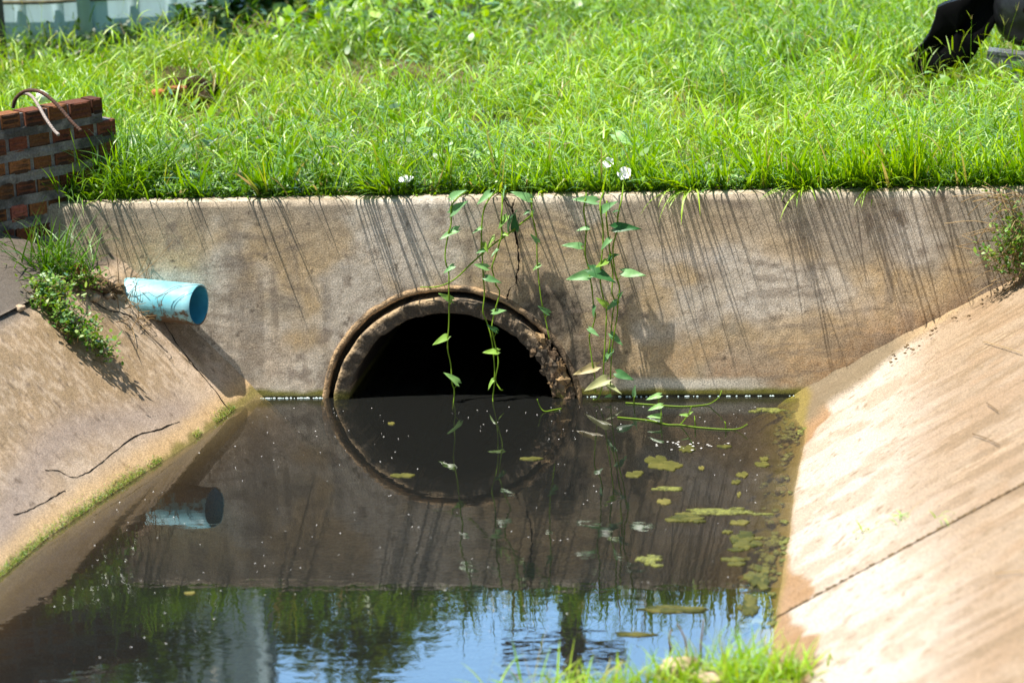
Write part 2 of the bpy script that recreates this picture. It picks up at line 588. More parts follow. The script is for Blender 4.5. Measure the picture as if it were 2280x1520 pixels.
# mud bed under the water
bx = np.linspace(-1.2, 3.6, 60); by = np.linspace(-9, .06, 90)
X, Y = np.meshgrid(bx, by, indexing='ij')
tag(link('canal_bed', mesh_np(np.stack([X, Y, -.42 + .05 * (fbm(X * 2, Y * 2, 2) - .5)], -1), grid_faces(60, 90)), M_bed), kind='structure')

# water: a closed body, its sides buried in the slopes
def water_outline(y, zz):
    return xl(y) - .25 * (1 if zz else 0) - 0.02, XR + .03


wv = MB()
ys = np.concatenate([np.linspace(-9, -3.2, 8), np.linspace(-3, .2, 40)])
for zz, o_ in ((0, .0),):
    pass
V = []
for y_ in ys:
    a, b = xl(min(y_, 0)) - .05, XR + .06
    if y_ > 0.02:
        a, b = .25, 1.39
    V += [(a, y_, 0), (b, y_, 0), (b - .9, y_, -.47), (a + .45, y_, -.47)]
V += [(.25, 4.0, 0), (1.39, 4.0, 0), (1.29 - .8, 4.0, -.47), (.7, 4.0, -.47)]
n_ = len(ys) + 1
Q = []
for k in range(n_ - 1):
    for j in range(4):
        Q.append((k * 4 + j, k * 4 + (j + 1) % 4, k * 4 + 4 + (j + 1) % 4, k * 4 + 4 + j))
Q += [(0, 3, 2, 1), ((n_ - 1) * 4, (n_ - 1) * 4 + 1, (n_ - 1) * 4 + 2, (n_ - 1) * 4 + 3)]
tag(link('water', mesh_np(V, Q, smooth=False), M_water), kind='structure')

# ------------------------------------------------------------------ headwall
CX, CZ, R_IN, R_PIPE, R_HOLE = .817, -.068, .412, .476, .506
WT, WTOP = .10, .80
head = empty('concrete_headwall', (1.2, 0, -.4))
tag(head, 'stained grey brown concrete headwall with a round culvert mouth below the grass', 'wall')
hx = np.arange(-.80, 3.42, .0085); hz = np.arange(-.43, WTOP + .001, .0085); hz[-1] = WTOP
X, Zg = np.meshgrid(hx, hz, indexing='ij')
rr = np.hypot(X - CX, Zg - CZ); an = np.arctan2(Zg - CZ, X - CX)
rh = R_HOLE + .010 * (fbm(an * 5 + 9, an * 0 + 3, 6) - .5) * 2
d_ = rr - rh
snap = np.abs(d_) < .0062
Xs = np.where(snap, CX + np.cos(an) * rh, X); Zs = np.where(snap, CZ + np.sin(an) * rh, Zg)
WALB = 1.2
Yw = -.002 * (fbm(X * 5, Zg * 5, 21) - .5) * 2 - .0007 * (fbm(X * 30, Zg * 30, 22, 3) - .5) * 2
Yw = Yw - .0010 * (fbm(X * 7 + 3 * fbm(X * 2, Zg * 2, 47), Zg * 60 + 9 * fbm(X * 2.5, Zg * 2.5, 48), 49, 3) - .5)
edge = sst(WTOP - .022, WTOP, Zg)
Yw = Yw + edge ** 2 * .012 + .004 * edge * (fbm(X * 40, Zg * 0, 23) - .5)
q = grid_faces(len(hx), len(hz))
dd = np.where(snap, 0, d_).ravel()[q]
q = q[(dd > -.001).all(1)]
# colours of the render: stains, patches and growth that belong to the wall
c = np.tile(np.array([.43, .315, .18]), X.shape + (1,))
n1 = fbm(X * 3.2, Zg * 3.2, 31); n2 = fbm(X * 9, Zg * 9, 32); n3 = fbm(X * 2.2 + 4, Zg * 4, 33)
c = mixc(c, (.31, .275, .22), .8 * sst(.48, .66, n1))
c = mixc(c, (.29, .25, .20), .8 * sst(.46, .78, Zg + .5 * (n1 - .5)))
c = mixc(c, (.56, .53, .50), .85 * sst(.50, .70, n3) * np.exp(-(((X - 1.78) / .33) ** 2 + ((Zg - .42) / .15) ** 2)) * 1.6)
c = mixc(c, (.52, .47, .40), .8 * sst(.50, .66, fbm(X * 3, Zg * 3, 36)))
c = mixc(c, (.36, .20, .09), .65 * sst(.30, .0, Zg - .55 * np.clip(X - 2.2, 0, 9)) * sst(.40, .62, fbm(X * 5, Zg * 5, 34)) * sst(1.3, 1.9, X))
c = mixc(c, (.36, .23, .13), .5 * sst(.35, .0, Zg) * sst(.42, .6, fbm(X * 4, Zg * 4, 44)))
# dark brown where spatter keeps the foot damp on the right
c = mixc(c, (.17, .10, .06), .7 * sst(.16, .0, Zg - .57 * np.clip(X - 2.25, 0, 9) + .1 * (n2 - .5)) * sst(2.3, 2.5, X))
c = mixc(c, (.06, .05, .04), .85 * sst(.075, .01, Zg - .57 * np.clip(X - 2.25, 0, 9) + .06 * (fbm(X * 14, Zg * 14, 61) - .5)) * sst(2.25, 2.4, X) * sst(2.78, 2.66, X) * sst(.35, .55, fbm(X * 7, Zg * 7, 62)))
# black mould round the right haunch of the pipe with runs below it
blk = np.exp(-(((X - 1.23) / .13) ** 2 + ((Zg - .33) / .10) ** 2)) * 1.5
blk = np.maximum(blk, .9 * np.exp(-(((X - 1.36) / .10) ** 2 + ((Zg - .10) / .22) ** 2)))
blk = np.maximum(blk, .55 * np.exp(-(((X - 1.12) / .16) ** 2 + ((Zg - .44) / .05) ** 2)))
blk = np.clip(1.5 * blk * (.45 + 1.6 * (fbm(X * 22, Zg * 5, 35) - .3)), 0, 1)
c = mixc(c, (.045, .038, .03), np.clip(blk, 0, .93))
run = sst(.60, .76, fbm(X * 16, Zg * 1.2, 37)) * sst(.42, .60, fbm(X * 3, Zg * 2, 38))
c = mixc(c, (.17, .14, .11), .55 * run)
ring_d = np.exp(-((rr - R_HOLE) / .05) ** 2)
c = mixc(c, (.10, .075, .05), ring_d * sst(.45, .68, fbm(X * 9, Zg * 9, 39)) * .8)
c = mixc(c, (.18, .14, .11), .75 * sst(.62, .74, fbm(X * 13, Zg * 13, 40)) * sst(.42, .6, fbm(X * 2.5, Zg * 2.5, 41)))
c = mixc(c, (.24, .19, .13), .35 * sst(.53, .62, fbm(X * 45, Zg * 45, 46, 4)))
c = mixc(c, (.47, .38, .27), .25 * sst(.46, .38, fbm(X * 45, Zg * 45, 46, 4)))
sw = fbm(X * 7 + 3 * fbm(X * 2, Zg * 2, 47), Zg * 60 + 9 * fbm(X * 2.5, Zg * 2.5, 48), 49, 3)
c = mixc(c, (.19, .15, .115), .5 * sst(.56, .66, sw) * sst(.4, .6, fbm(X * 3, Zg * 3, 50)))
# dark pits
c = mixc(c, (.09, .07, .05), .8 * sst(.78, .86, fbm(X * 38, Zg * 38, 42, 3)))
# pale tide band, then moss and black slime at the water line
c = mixc(c, (.55, .51, .42), .8 * sst(.020, .032, Zg) * sst(.085, .06, Zg + .03 * (n2 - .5)) * sst(1.35, 1.55, X) * sst(2.15, 1.9, X))
c = mixc(c, (.13, .125, .012), sst(.040, .018, Zg + .03 * (fbm(X * 12, Zg * 12, 43) - .5)) * .9)
c = mixc(c, (.02, .02, .012), sst(.014, .006, Zg))
V = np.stack([Xs, Yw, Zs], -1)
hmb = MB().add(V, q, col=c.reshape(-1, 3) * WALB)
# top of the wall and its back
ty = np.linspace(.012, WT, 6)
TX, TY = np.meshgrid(hx, ty, indexing='ij')
TZ = WTOP + .004 * (fbm(TX * 14, TY * 14, 25) - .5)
TZ[:, 0] = WTOP; TY[:, 0] = Yw[:, -1]
tcg = mixc(np.tile(np.array([.55, .45, .34]), TX.shape + (1,)), (.28, .22, .15), sst(.4, .65, fbm(TX * 8, TY * 30, 26)))
hmb.add(np.stack([TX, TY, TZ], -1), grid_faces(len(hx), 6), col=tcg.reshape(-1, 3))
hmb.add([(-.80, .001, -.43), (-.80, .001, WTOP), (-.80, WT, WTOP), (-.80, WT, -.43)], [(0, 1, 2, 3)], col=(.3, .25, .2))
# reveal of the opening
aa = np.linspace(0, 2 * np.pi, 220)
rha = R_HOLE + .010 * (fbm(np.where(aa > np.pi, aa - 2 * np.pi, aa) * 5 + 9, aa * 0 + 3, 6) - .5) * 2
RV = []
for yy, rk in ((-.0005, 0.0), (.03, -.006), (.07, -.003)):
    RV.append(np.stack([CX + np.cos(aa) * (rha + rk), np.full_like(aa, yy), CZ + np.sin(aa) * (rha + rk)], -1))
RV = np.stack(RV, 0)
rc = mixc(np.tile(np.array([.20, .145, .09]), RV.shape[:2] + (1,)), (.05, .04, .03), sst(.4, .6, fbm(aa * 6, aa * 0, 45))[None, :] * np.ones((3, 1)))
hmb.add(RV, grid_faces(3, 220), col=rc.reshape(-1, 3))
wobj = hmb.build('wall_face', M_wall, head)
wobj.location = (-1.2, 0, .4)


def ribbon_on_wall(pts, w, Y=-.0095):
    P = spline(np.array([at_y(x, y, Y) for x, y in pts]), 7)
    n = len(P)
    P[:, 0] += .0035 * (RNG.random(n) - .5); P[:, 1] = Y
    ww = w * (.5 + RNG.random(n)) * .5
    V = np.stack([P - np.stack([ww, ww * 0, ww * .3], -1), P + np.stack([ww, ww * 0, ww * .3], -1)], 1).reshape(-1, 3)
    b = np.arange(n - 1) * 2
    return V, np.stack([b, b + 1, b + 3, b + 2], -1)


for pts, w in (([(1146, 444), (1141, 462), (1143, 480), (1147, 515), (1153, 552), (1155, 592), (1150, 615), (1149, 632), (1138, 640), (1131, 656), (1128, 672)], .0062),
               ([(1122, 444), (1131, 456), (1140, 465)], .004), ([(1743, 448), (1752, 458), (1764, 466)], .004)):
    ck = MB()
    ck.add(*ribbon_on_wall(pts, w))
    k_ = ck.build('crack', M_crack, head); k_.location = (-1.2, 0, .4)

# ------------------------------------------------------------------ culvert pipe
culv = empty('culvert_pipe', (CX, .03, CZ))
tag(culv, 'round concrete culvert pipe half under water with a chipped dark rim', 'pipe')
NA = 420
aa = np.linspace(0, 2 * np.pi, NA)
prof = [(R_IN - .004, 3.95), (R_IN - .004, .9), (R_IN, .30), (R_IN, .12), (R_IN, .030), (R_IN + .002, .012), (R_IN + .007, .006), (R_IN + .022, .002), (R_IN + .040, -.003),
        (R_IN + .055, -.005), (R_PIPE - .003, -.001), (R_PIPE, .016), (R_PIPE, .07), (R_PIPE + .002, .10)]
PV, PC = [], []
for i, (r, y) in enumerate(prof):
    y = y - .03 * float(y < .02)
    front = 1.0 if 4 <= i <= 11 else .3
    A = np.where(aa > np.pi, aa - 2 * np.pi, aa)
    chip = sst(.54, .66, fbm(A * 7 + 20, A * 0 + r * 30, 51)) * .011 * front
    nz = (fbm(A * 34 + 40, A * 0 + r * 120 + y * 9, 52) - .5) * .008 * front
    up_ = sst(.0, .8, np.sin(aa))
    yy = np.full(NA, y) + (chip if y < .2 else 0) + nz
    rk = r + (fbm(A * 9 + 60, A * 0 + i * .25, 53) - .5) * .009 * front + (chip * .3 if i < 7 else 0)
    yy[-1] = yy[0]; rk = np.asarray(rk); rk[-1] = rk[0]
    PV.append(np.stack([CX + np.cos(aa) * rk, yy, CZ + np.sin(aa) * rk], -1))
    cc = np.tile(np.array([.40, .285, .165]), (NA, 1))
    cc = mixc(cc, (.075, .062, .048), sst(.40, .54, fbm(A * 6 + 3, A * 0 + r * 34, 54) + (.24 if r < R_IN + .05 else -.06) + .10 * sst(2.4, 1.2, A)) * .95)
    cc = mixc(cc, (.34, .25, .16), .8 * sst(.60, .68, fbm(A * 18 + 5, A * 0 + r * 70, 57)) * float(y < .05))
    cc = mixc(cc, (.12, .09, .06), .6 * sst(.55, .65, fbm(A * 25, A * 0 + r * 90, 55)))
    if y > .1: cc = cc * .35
    cc = mixc(cc, (.10, .095, .012), sst(.05, .015, CZ + np.sin(aa) * r) * .8 * np.ones(NA))
    PC.append(cc)
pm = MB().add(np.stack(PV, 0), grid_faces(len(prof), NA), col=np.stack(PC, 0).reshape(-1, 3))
# far end of the pipe, lost in the dark
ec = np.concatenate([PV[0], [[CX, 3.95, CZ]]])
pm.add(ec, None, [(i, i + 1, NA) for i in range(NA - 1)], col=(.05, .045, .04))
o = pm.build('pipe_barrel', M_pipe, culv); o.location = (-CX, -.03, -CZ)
# gap behind the rim is filled with rough mortar
fm = MB()
FV, FC = [], []
for r, y in ((R_PIPE - .002, .088), (R_PIPE + .02, .066), (R_HOLE + .03, .062)):
    yy = y + (fbm(aa * 8, aa * 0 + r * 40, 56) - .5) * .03; yy[-1] = yy[0]
    FV.append(np.stack([CX + np.cos(aa) * r, yy, CZ + np.sin(aa) * r], -1))
fm.add(np.stack(FV, 0), grid_faces(3, NA), col=(.10, .075, .05))
o = fm.build('mortar_bed', M_pipe, culv); o.location = (-CX, -.03, -CZ)
# a rough lip of mortar smeared round the opening
pl_ = MB(); LV, LC = [], []
A = np.where(aa > np.pi, aa - 2 * np.pi, aa)
for i, (dr, y) in enumerate(((-.004, .035), (-.006, .0), (-.003, -.007), (.003, -.011), (.010, -.011), (.017, -.008), (.022, .006))):
    wob = (fbm(A * 6 + 11, A * 0 + 3, 57) - .5) * .012
    yy = y + (fbm(A * 14 + 7, A * 0 + i * .5, 58) - .5) * .007
    rk = R_HOLE + dr + wob + (fbm(A * 30 + 3, A * 0 + i, 59) - .5) * .006
    yy[-1] = yy[0]; rk[-1] = rk[0]
    LV.append(np.stack([CX + np.cos(aa) * rk, yy, CZ + np.sin(aa) * rk], -1))
    cc = mixc(np.tile(np.array([.40, .27, .15]), (NA, 1)), (.06, .05, .04), sst(.46, .62, fbm(A * 5 + 1, A * 0 + i * .3, 54) + (.12 if i < 2 else -.05)) * .9)
    cc = mixc(cc, (.055, .045, .035), sst(1.0, .6, aa) * sst(.1, .3, aa) * .75)
    LC.append(cc)
pl_.add(np.stack(LV, 0), grid_faces(7, NA), col=np.stack(LC, 0).reshape(-1, 3))
o = pl_.build('mortar_lip', M_pipe, culv); o.location = (-CX, -.03, -CZ)
# broken lump of mortar at the right foot
lm = MB()
for k in range(150):
    a_ = rad(9 + 33 * random.random())
    r_k = R_IN + .012 + .075 * random.random()
    s_ = .004 + .020 * random.random() ** 2.2
    rock(lm, (CX + math.cos(a_) * r_k, .012 * random.random() - .026, CZ + math.sin(a_) * r_k), (s_, s_ * .8, s_), 60 + k, 5, 1.5,
         col=random.choice([(.30, .20, .10), (.22, .14, .07), (.15, .10, .06), (.07, .055, .04), (.10, .075, .05)]))
o = lm.build('mortar_lump', M_pipe, culv, smooth=False); o.location = (-CX, -.03, -CZ)
o['label'] = 'crumbling orange brown mortar lump on the right of the rim'

# ------------------------------------------------------------------ sloping concrete slabs
def left_point(o_, y, lift=0.0):
    return np.stack([xl(y) - o_, np.asarray(y) * np.ones_like(o_), left_z(o_) + lift], -1)


def left_relief(O, Yg, seed):
    hb = .010 * (fbm(O * 4, Yg * 4, seed) - .5) + .003 * (fbm(O * 25, Yg * 25, seed + 1, 3) - .5)
    fil = sst(-.16, -.10, Yg + .03 * (fbm(O * 6, O * 0, seed + 2) - .5))
    return hb + fil * (.016 + .014 * (fbm(O * 12, Yg * 12, seed + 3) - .5)) + sst(-.05, 0, Yg) * .022


def left_slab(name, label, y0, y1, o0, o1, lift, seed, dy=.011):
    os_ = np.arange(o0, o1, .010)
    ysl = np.arange(y1, y0 + .0001, dy); ysl[-1] = y0
    O, Yg = np.meshgrid(os_, ysl, indexing='ij')
    V = left_point(O, Yg, lift)
    hb = .010 * (fbm(O * 4, Yg * 4, seed) - .5) + .003 * (fbm(O * 25, Yg * 25, seed + 1, 3) - .5)
    # a rough fillet where the slope meets the headwall
    fil = sst(-.16, -.10, Yg + .03 * (fbm(O * 6, O * 0, seed + 2) - .5))
    hb = hb + fil * (.016 + .014 * (fbm(O * 12, Yg * 12, seed + 3) - .5)) + sst(-.05, 0, Yg) * .022
    V[..., 0] += hb * .72; V[..., 2] += hb * .68
    c = np.tile(np.array([.45, .345, .25]), O.shape + (1,))
    a1 = fbm(O * 3, Yg * 3, seed + 5); a2 = fbm(O * 11, Yg * 8, seed + 6)
    # old brown weathering on the upper and middle slope
    br = sst(.10, .26, O + .20 * (a1 - .5)) * sst(-.20, -.34, Yg + .30 * (O - .2) + .12 * (a1 - .5)) * sst(.54, .46, O + .08 * (a2 - .5))
    c = mixc(c, (.25, .17, .09), np.clip(1.3 * br * (.55 + .9 * (a2 - .3)), 0, .95))
    sp = fbm(O * 55, Yg * 55, seed + 11, 4)
    c = mixc(c, (.40, .28, .17), .6 * sst(.42, .62, a2))
    c = mixc(c, (.29, .205, .115), .6 * sst(.46, .62, sp) * sst(.06, .16, O + .1 * (a1 - .5)) * sst(.60, .45, O))
    c = mixc(c, (.60, .47, .34), .35 * sst(.48, .36, sp) * sst(.06, .16, O))
    c = mixc(c, (.30, .24, .205), .7 * np.exp(-((O - .14 - .05 * np.sin(Yg * 4)) / .055) ** 2) * sst(-.25, -.5, Yg))  # soft shadow band along the lower slope, painted into the colour
    c = mixc(c, (.17, .135, .10), .6 * fil * sst(.45, .6, fbm(O * 7, Yg * 7, seed + 7)))
    c = mixc(c, (.66, .52, .38), .6 * sst(.58, .7, fbm(O * 2.3, Yg * 2.3, seed + 8)) * (1 - fil))
    c = mixc(c, (.14, .10, .07), .8 * sst(.74, .84, fbm(O * 34, Yg * 34, seed + 9, 3)))
    c = mixc(c, (.085, .072, .06), .93 * sst(.49, .57, O + .08 * (a1 - .5)))  # shade at the top of the slope painted into the crust colour
    # orange tide stain, then moss at the water
    c = mixc(c, (.55, .35, .14), .55 * sst(.085, .03, O + .05 * (a2 - .5)))
    c = mixc(c, (.135, .125, .02), .8 * sst(.024, .008, O + .045 * (fbm(O * 14, Yg * 14, seed + 10) - .5)))
    c = mixc(c, (.20, .15, .06), sst(.004, -.012, O))
    mb = MB().add(V, grid_faces(len(os_), len(ysl)), col=c.reshape(-1, 3))
    # thickness along the far and near edges and the crest
    for ed in (V[-1], V[:, 0], V[:, -1]):
        lo = ed - np.array([.03, 0, .07])
        n = len(ed)
        mb.add(np.concatenate([ed, lo]), [(i, i + 1, n + i + 1, n + i) for i in range(n - 1)], col=(.20, .15, .10))
    o = mb.build(name, M_slab)
    return tag(o, label, 'slab', 'sloping concrete slabs lining the ditch')


left_slab('concrete_slab', 'sloping pinkish slab on the left bank, under the blue pipe, mossy at the water', 0.004, -3.3, -.50, .565, 0, 100)
o = left_slab('concrete_slab', 'broken crust of concrete, darkened with painted shade, at the top of the left bank under the brick wall', -.16, -2.0, .548, 1.25, .014, 140)
left_slab('concrete_slab', 'left bank slab nearest the camera, past the corner of the photo', -3.32, -8.9, -.50, 1.25, 0, 160, .06)
# thin cracks in the left slab
def crack_on_left(pts, w=.004):
    P = []
    for x, y in pts:
        v = ray(x, y)
        lo, hi = 9.0, 14.0
        for _ in range(40):
            md = (lo + hi) / 2
            Q_ = CAM + v * md
            if Q_[2] > left_z(xl(Q_[1]) - Q_[0]): lo = md
            else: hi = md
        P.append(CAM + v * lo)
    return np.array(P)


def draw_crack(mb, P, w, nrm=(.72, -.1, .68), lift=.0012):
    P = spline(P, 6)
    O_ = xl(P[:, 1]) - P[:, 0]
    P = left_point(O_, P[:, 1], 0)
    P = P + np.array(nrm) * (left_relief(O_, P[:, 1], 100) + lift)[:, None]
    T = np.gradient(P, axis=0); S_ = np.cross(T, np.array(nrm)); S_ /= np.linalg.norm(S_, axis=1, keepdims=True)
    P = P + S_ * (RNG.random((len(P), 1)) - .5) * w * 1.2
    ww = w * (.35 + RNG.random((len(P), 1))) * .6
    V = np.stack([P - S_ * ww, P + S_ * ww], 1).reshape(-1, 3)
    b = np.arange(len(P) - 1) * 2
    mb.add(V, np.stack([b, b + 1, b + 3, b + 2], -1))


slab1 = [o for o in COL.objects if o.name == 'concrete_slab'][0]
for pts, w in (([(335, 680), (360, 725), (395, 775), (430, 815), (470, 860), (515, 918)], .006),
               ([(100, 1045), (130, 1048), (165, 1062), (205, 1045), (250, 1010), (300, 970), (350, 958), (400, 938)], .004),
               ([(30, 1145), (75, 1130), (120, 1105), (145, 1092)], .004),
               ([(205, 670), (240, 690), (290, 705), (330, 745), (372, 785)], .005)):
    cm = MB()
    draw_crack(cm, crack_on_left(pts), w)
    cm.build('crack', M_crack, slab1)


def right_slab(name, label, y0, y1, seed, dy=.012, fine=True):
    os_ = np.arange(-.78, 1.62, .0105)
    ysl = np.arange(y1, y0 + .0001, dy); ysl[-1] = y0
    O, Yg = np.meshgrid(os_, ysl, indexing='ij')
    hb = .008 * (fbm(O * 3, Yg * 3, seed) - .5) + .0022 * (fbm(O * 10, Yg * 60, seed + 1, 3) - .5)
    jag = fbm(O * 7, Yg * 5, seed + 3)
    # dried mud heaped in the corner with the headwall
    w_m = .02 + .36 * sst(.60, -.05, O)
    mud = sst(-1.12, -.85, Yg / w_m + .5 * (fbm(O * 9, Yg * 9, seed + 2) - .5)) * sst(1.0, .3, O)
    hb = hb + mud * (.010 + .02 * fbm(O * 16, Yg * 16, seed + 4)) + sst(-.03, 0, Yg) * .012 * mud
    Xw = XR + O - hb * .5; Zw = O * TR + hb * .87
    c = np.tile(np.array([.43, .365, .30]), O.shape + (1,))
    st = fbm(O * 2.2, Yg * 26, seed + 5); big = fbm(O * 2.1, Yg * 1.5, seed + 6); st2 = fbm(O * 6, Yg * 55, seed + 12)
    c = mixc(c, (.265, .175, .10), np.clip(.92 * sst(.25, .66, O + .32 * (big - .5)), 0, 1))
    c = mixc(c, (.205, .14, .08), .7 * sst(.47, .62, st) * sst(.32, .62, O + .3 * (big - .5)))
    c = mixc(c, (.38, .28, .18), .8 * sst(.60, .68, st2) * sst(.4, .6, fbm(O * 3, Yg * 4, seed + 13)) * sst(.3, .6, O))
    c = mixc(c, (.31, .23, .155), .6 * sst(.46, .62, fbm(O * 9, Yg * 9, seed + 7)))
    c = mixc(c, (.20, .14, .08), .8 * sst(.70, .80, fbm(O * 44, Yg * 44, seed + 8, 3)))
    # wet orange capillary stain climbing from the water, ragged upper edge
    reach = .02 + .11 * sst(.45, .72, fbm(Yg * 1.6 + 3, Yg * 0 + 5, seed + 9)) + .03 * sst(-1.7, -2.7, Yg)
    wet = sst(reach, reach - .02, O + .07 * (jag - .5))
    c = mixc(c, (.245, .135, .055), .85 * wet)
    c = mixc(c, (.165, .125, .075), mud * .95)
    c = mixc(c, (.42, .29, .16), sst(.30, .5, O) * mud * .8)
    alg = sst(.022, -.01, O + .03 * (jag - .5))
    c = mixc(c, (.19, .145, .035), alg * .85)
    c = mixc(c, (.17, .155, .02), sst(-.02, -.08, O))
    mb = MB().add(np.stack([Xw, Yg, Zw], -1), grid_faces(len(os_), len(ysl)), col=c.reshape(-1, 3))
    V = np.stack([Xw, Yg, Zw], -1)
    for ed in (V[:, 0], V[:, -1], V[-1]):
        lo = ed + np.array([.03, 0, -.07])
        n = len(ed)
        mb.add(np.concatenate([ed, lo]), [(i, i + 1, n + i + 1, n + i) for i in range(n - 1)], col=(.16, .11, .07))
    return tag(mb.build(name, M_slab), label, 'slab', 'sloping concrete slabs lining the ditch')


right_slab('concrete_slab', 'pale sunlit slab of the right bank between the headwall and the weedy joint', 0.004, -2.432, 200)
right_slab('concrete_slab', 'pale sunlit slab of the right bank in front of the weedy joint', -2.446, -5.0, 220)
right_slab('concrete_slab', 'right bank slab below the camera, out of the photo', -5.01, -8.9, 240, .06)

# ------------------------------------------------------------------ near bank of mud
mx_ = np.linspace(.9, 2.75, 60); my_ = np.linspace(-5.2, -2.75, 60)
X, Y = np.meshgrid(mx_, my_, indexing='ij')
Zm = -.12 + .17 * sst(-2.92, -3.25, Y + .22 * (1.75 - X) + .15 * (fbm(X * 4, Y * 4, 71) - .5)) * sst(1.15, 1.5, X) + .06 * (fbm(X * 6, Y * 6, 72) - .5)
Zm = np.maximum(Zm, np.where(X > XR, (X - XR) * TR - .04, -9))
tag(link('mud_bank', mesh_np(np.stack([X, Y, Zm], -1), grid_faces(60, 60)), M_soil), kind='structure')


def mud_z(x, y):
    return -.12 + .17 * sst(-2.92, -3.25, y + .22 * (1.75 - x)) * sst(1.15, 1.5, x)


# ------------------------------------------------------------------ brick wall
bw = empty('brick_wall', (-.754, 0, .5))
tag(bw, 'rough hollow brick wall with thick grey mortar at the left edge, its end broken', 'wall')
th = rad(48.5)
dirw = np.array([math.cos(th), math.sin(th), 0]); nrm = np.array([math.sin(th), -math.cos(th), 0])
MW = (np.stack([dirw, -nrm, np.array([0, 0, 1])], 1), np.array([-.754, 0, 0]))   # local: x along, y into the wall, z up
bm_, mm_ = MB(), MB()
BL, BH, JH = .084, .064, .026
top = 1.185
rowi = 0
ends = [.285, .335, .33, .31, .29, .26, .26, .26, .26]
z_ = top
while z_ > .42:
    e = ends[min(rowi, len(ends) - 1)]
    xx = e
    while xx > -2.6:
        bl = BL * random.choice([1, .92, 1.08, .85, .55, 1.12])
        g = .012 + .010 * random.random()
        x0, x1 = xx - bl, xx
        colb = np.array(random.choice([(.33, .105, .045), (.28, .085, .045), (.38, .15, .055), (.20, .07, .035), (.36, .11, .075), (.25, .11, .045)])) * random.uniform(.40, .85)
        jx, jz, jy = random.uniform(-.003, .003), random.uniform(-.004, .004), random.uniform(-.006, .008)
        # a ridged face: the brick is extruded with grooves along it
        zs = np.linspace(0, BH, 13); rid = np.zeros(13); rid[[4, 8]] = .008; rid[[3, 5, 7, 9]] = .002; rid[0] = rid[-1] = .004
        xs_ = np.linspace(x0 + jx, x1 + jx, 5)
        Xb, Zb = np.meshgrid(xs_, zs, indexing='ij')
        Yb = jy + rid[None, :] + .003 * (fbm(Xb * 40, Zb * 40 + rowi, 81) - .5) + np.where((np.arange(5) == 0) | (np.arange(5) == 4), .005, 0)[:, None]
        F = np.stack([Xb, Yb, Zb + z_ - BH + jz], -1)
        cb = mixc(np.tile(colb, F.shape[:2] + (1,)), (.02, .016, .013), sst(.40, .62, fbm(Xb * 14 + rowi * 3, Zb * 14, 82)) * .8)
        cb = mixc(cb, (.07, .045, .03), (rid > .004)[None, :] * .85 * np.ones((5, 1)))  # crevice shade in the grooves, with dirt, painted into the brick colour
        bm_.add(F.reshape(-1, 3) @ MW[0].T + MW[1], grid_faces(5, 13), col=cb.reshape(-1, 3))
        bm_.box((x0 + jx, jy + .004, z_ - BH + jz), (x1 + jx, .088, z_ + jz), MW, col=colb * .9)
        xx -= bl + g
    # mortar bed below this course, squeezed out unevenly
    xs_ = np.linspace(-2.6, e - .01, 200); zs = np.linspace(z_ - BH - JH - .006, z_ - BH + .009, 7)
    Xb, Zb = np.meshgrid(xs_, zs, indexing='ij')
    Yb = .001 - .030 * np.clip(fbm(Xb * 20, Zb * 20 + rowi * 5, 83) - .52, 0, 1) + .014 * (fbm(Xb * 9, Zb * 30 + rowi * 5, 85) - .45)
    cb = mixc(np.tile(np.array([.20, .185, .17]), Xb.shape + (1,)), (.08, .075, .07), sst(.45, .62, fbm(Xb * 16, Zb * 16, 84)))
    mm_.add(np.stack([Xb, Yb, Zb], -1).reshape(-1, 3) @ MW[0].T + MW[1], grid_faces(200, 7), col=cb.reshape(-1, 3))
    mm_.box((-2.6, .012, z_ - BH - JH), (e - .012, .080, z_ - (BH if rowi == 0 else 0)), MW, col=(.20, .19, .18))
    if rowi == 0:
        mm_.box((-2.6, .014, z_ - BH), (e - .03, .080, z_ - .006), MW, col=(.17, .16, .15))
    z_ -= BH + JH
    rowi += 1
o = bm_.build('bricks', M_brick, bw, smooth=False); o.location = (.754, 0, -.5)
o = mm_.build('mortar', M_brick, bw, smooth=False); o.location = (.754, 0, -.5)


# ------------------------------------------------------------------ two bent reinforcement bars
def rebar(pts, r, label, material):
    P = spline(np.array([at_y(x, y, Y_) for x, y, Y_ in pts]), 10)
    n = len(P)
    s_ = np.concatenate([[0], np.cumsum(np.linalg.norm(np.diff(P, axis=0), axis=1))])
    fine = np.linspace(0, s_[-1], int(s_[-1] / .0028))
    Pf = np.stack([np.interp(fine, s_, P[:, k]) for k in range(3)], -1)
    rr_ = r * (1 + .16 * (np.sin(fine * 2 * np.pi / .011) > .2))
    V, q, t = tube(Pf, rr_, 9)
    me = mesh_np(V - Pf[0], q, t)
    return tag(link('bent_rebar', me, material, None, Pf[0]), label, 'rebar', 'bent reinforcement bars in the brick wall')


rebar([(29, 240, .12), (34, 222, .11), (50, 206, .09), (70, 201, .07), (92, 206, .04), (115, 222, .02), (137, 245, .0), (160, 272, -.02), (180, 292, -.03)], .0068,
      'dark rusty bent bar, the longer arch over the brick wall', M_rust)
rebar([(30, 238, .14), (38, 216, .12), (55, 208, .09), (72, 216, .05), (88, 240, .0), (103, 266, -.05), (120, 290, -.08), (131, 301, -.1)], .0062,
      'grey worn bent bar with a bright cut end, the shorter arch', M_steel)

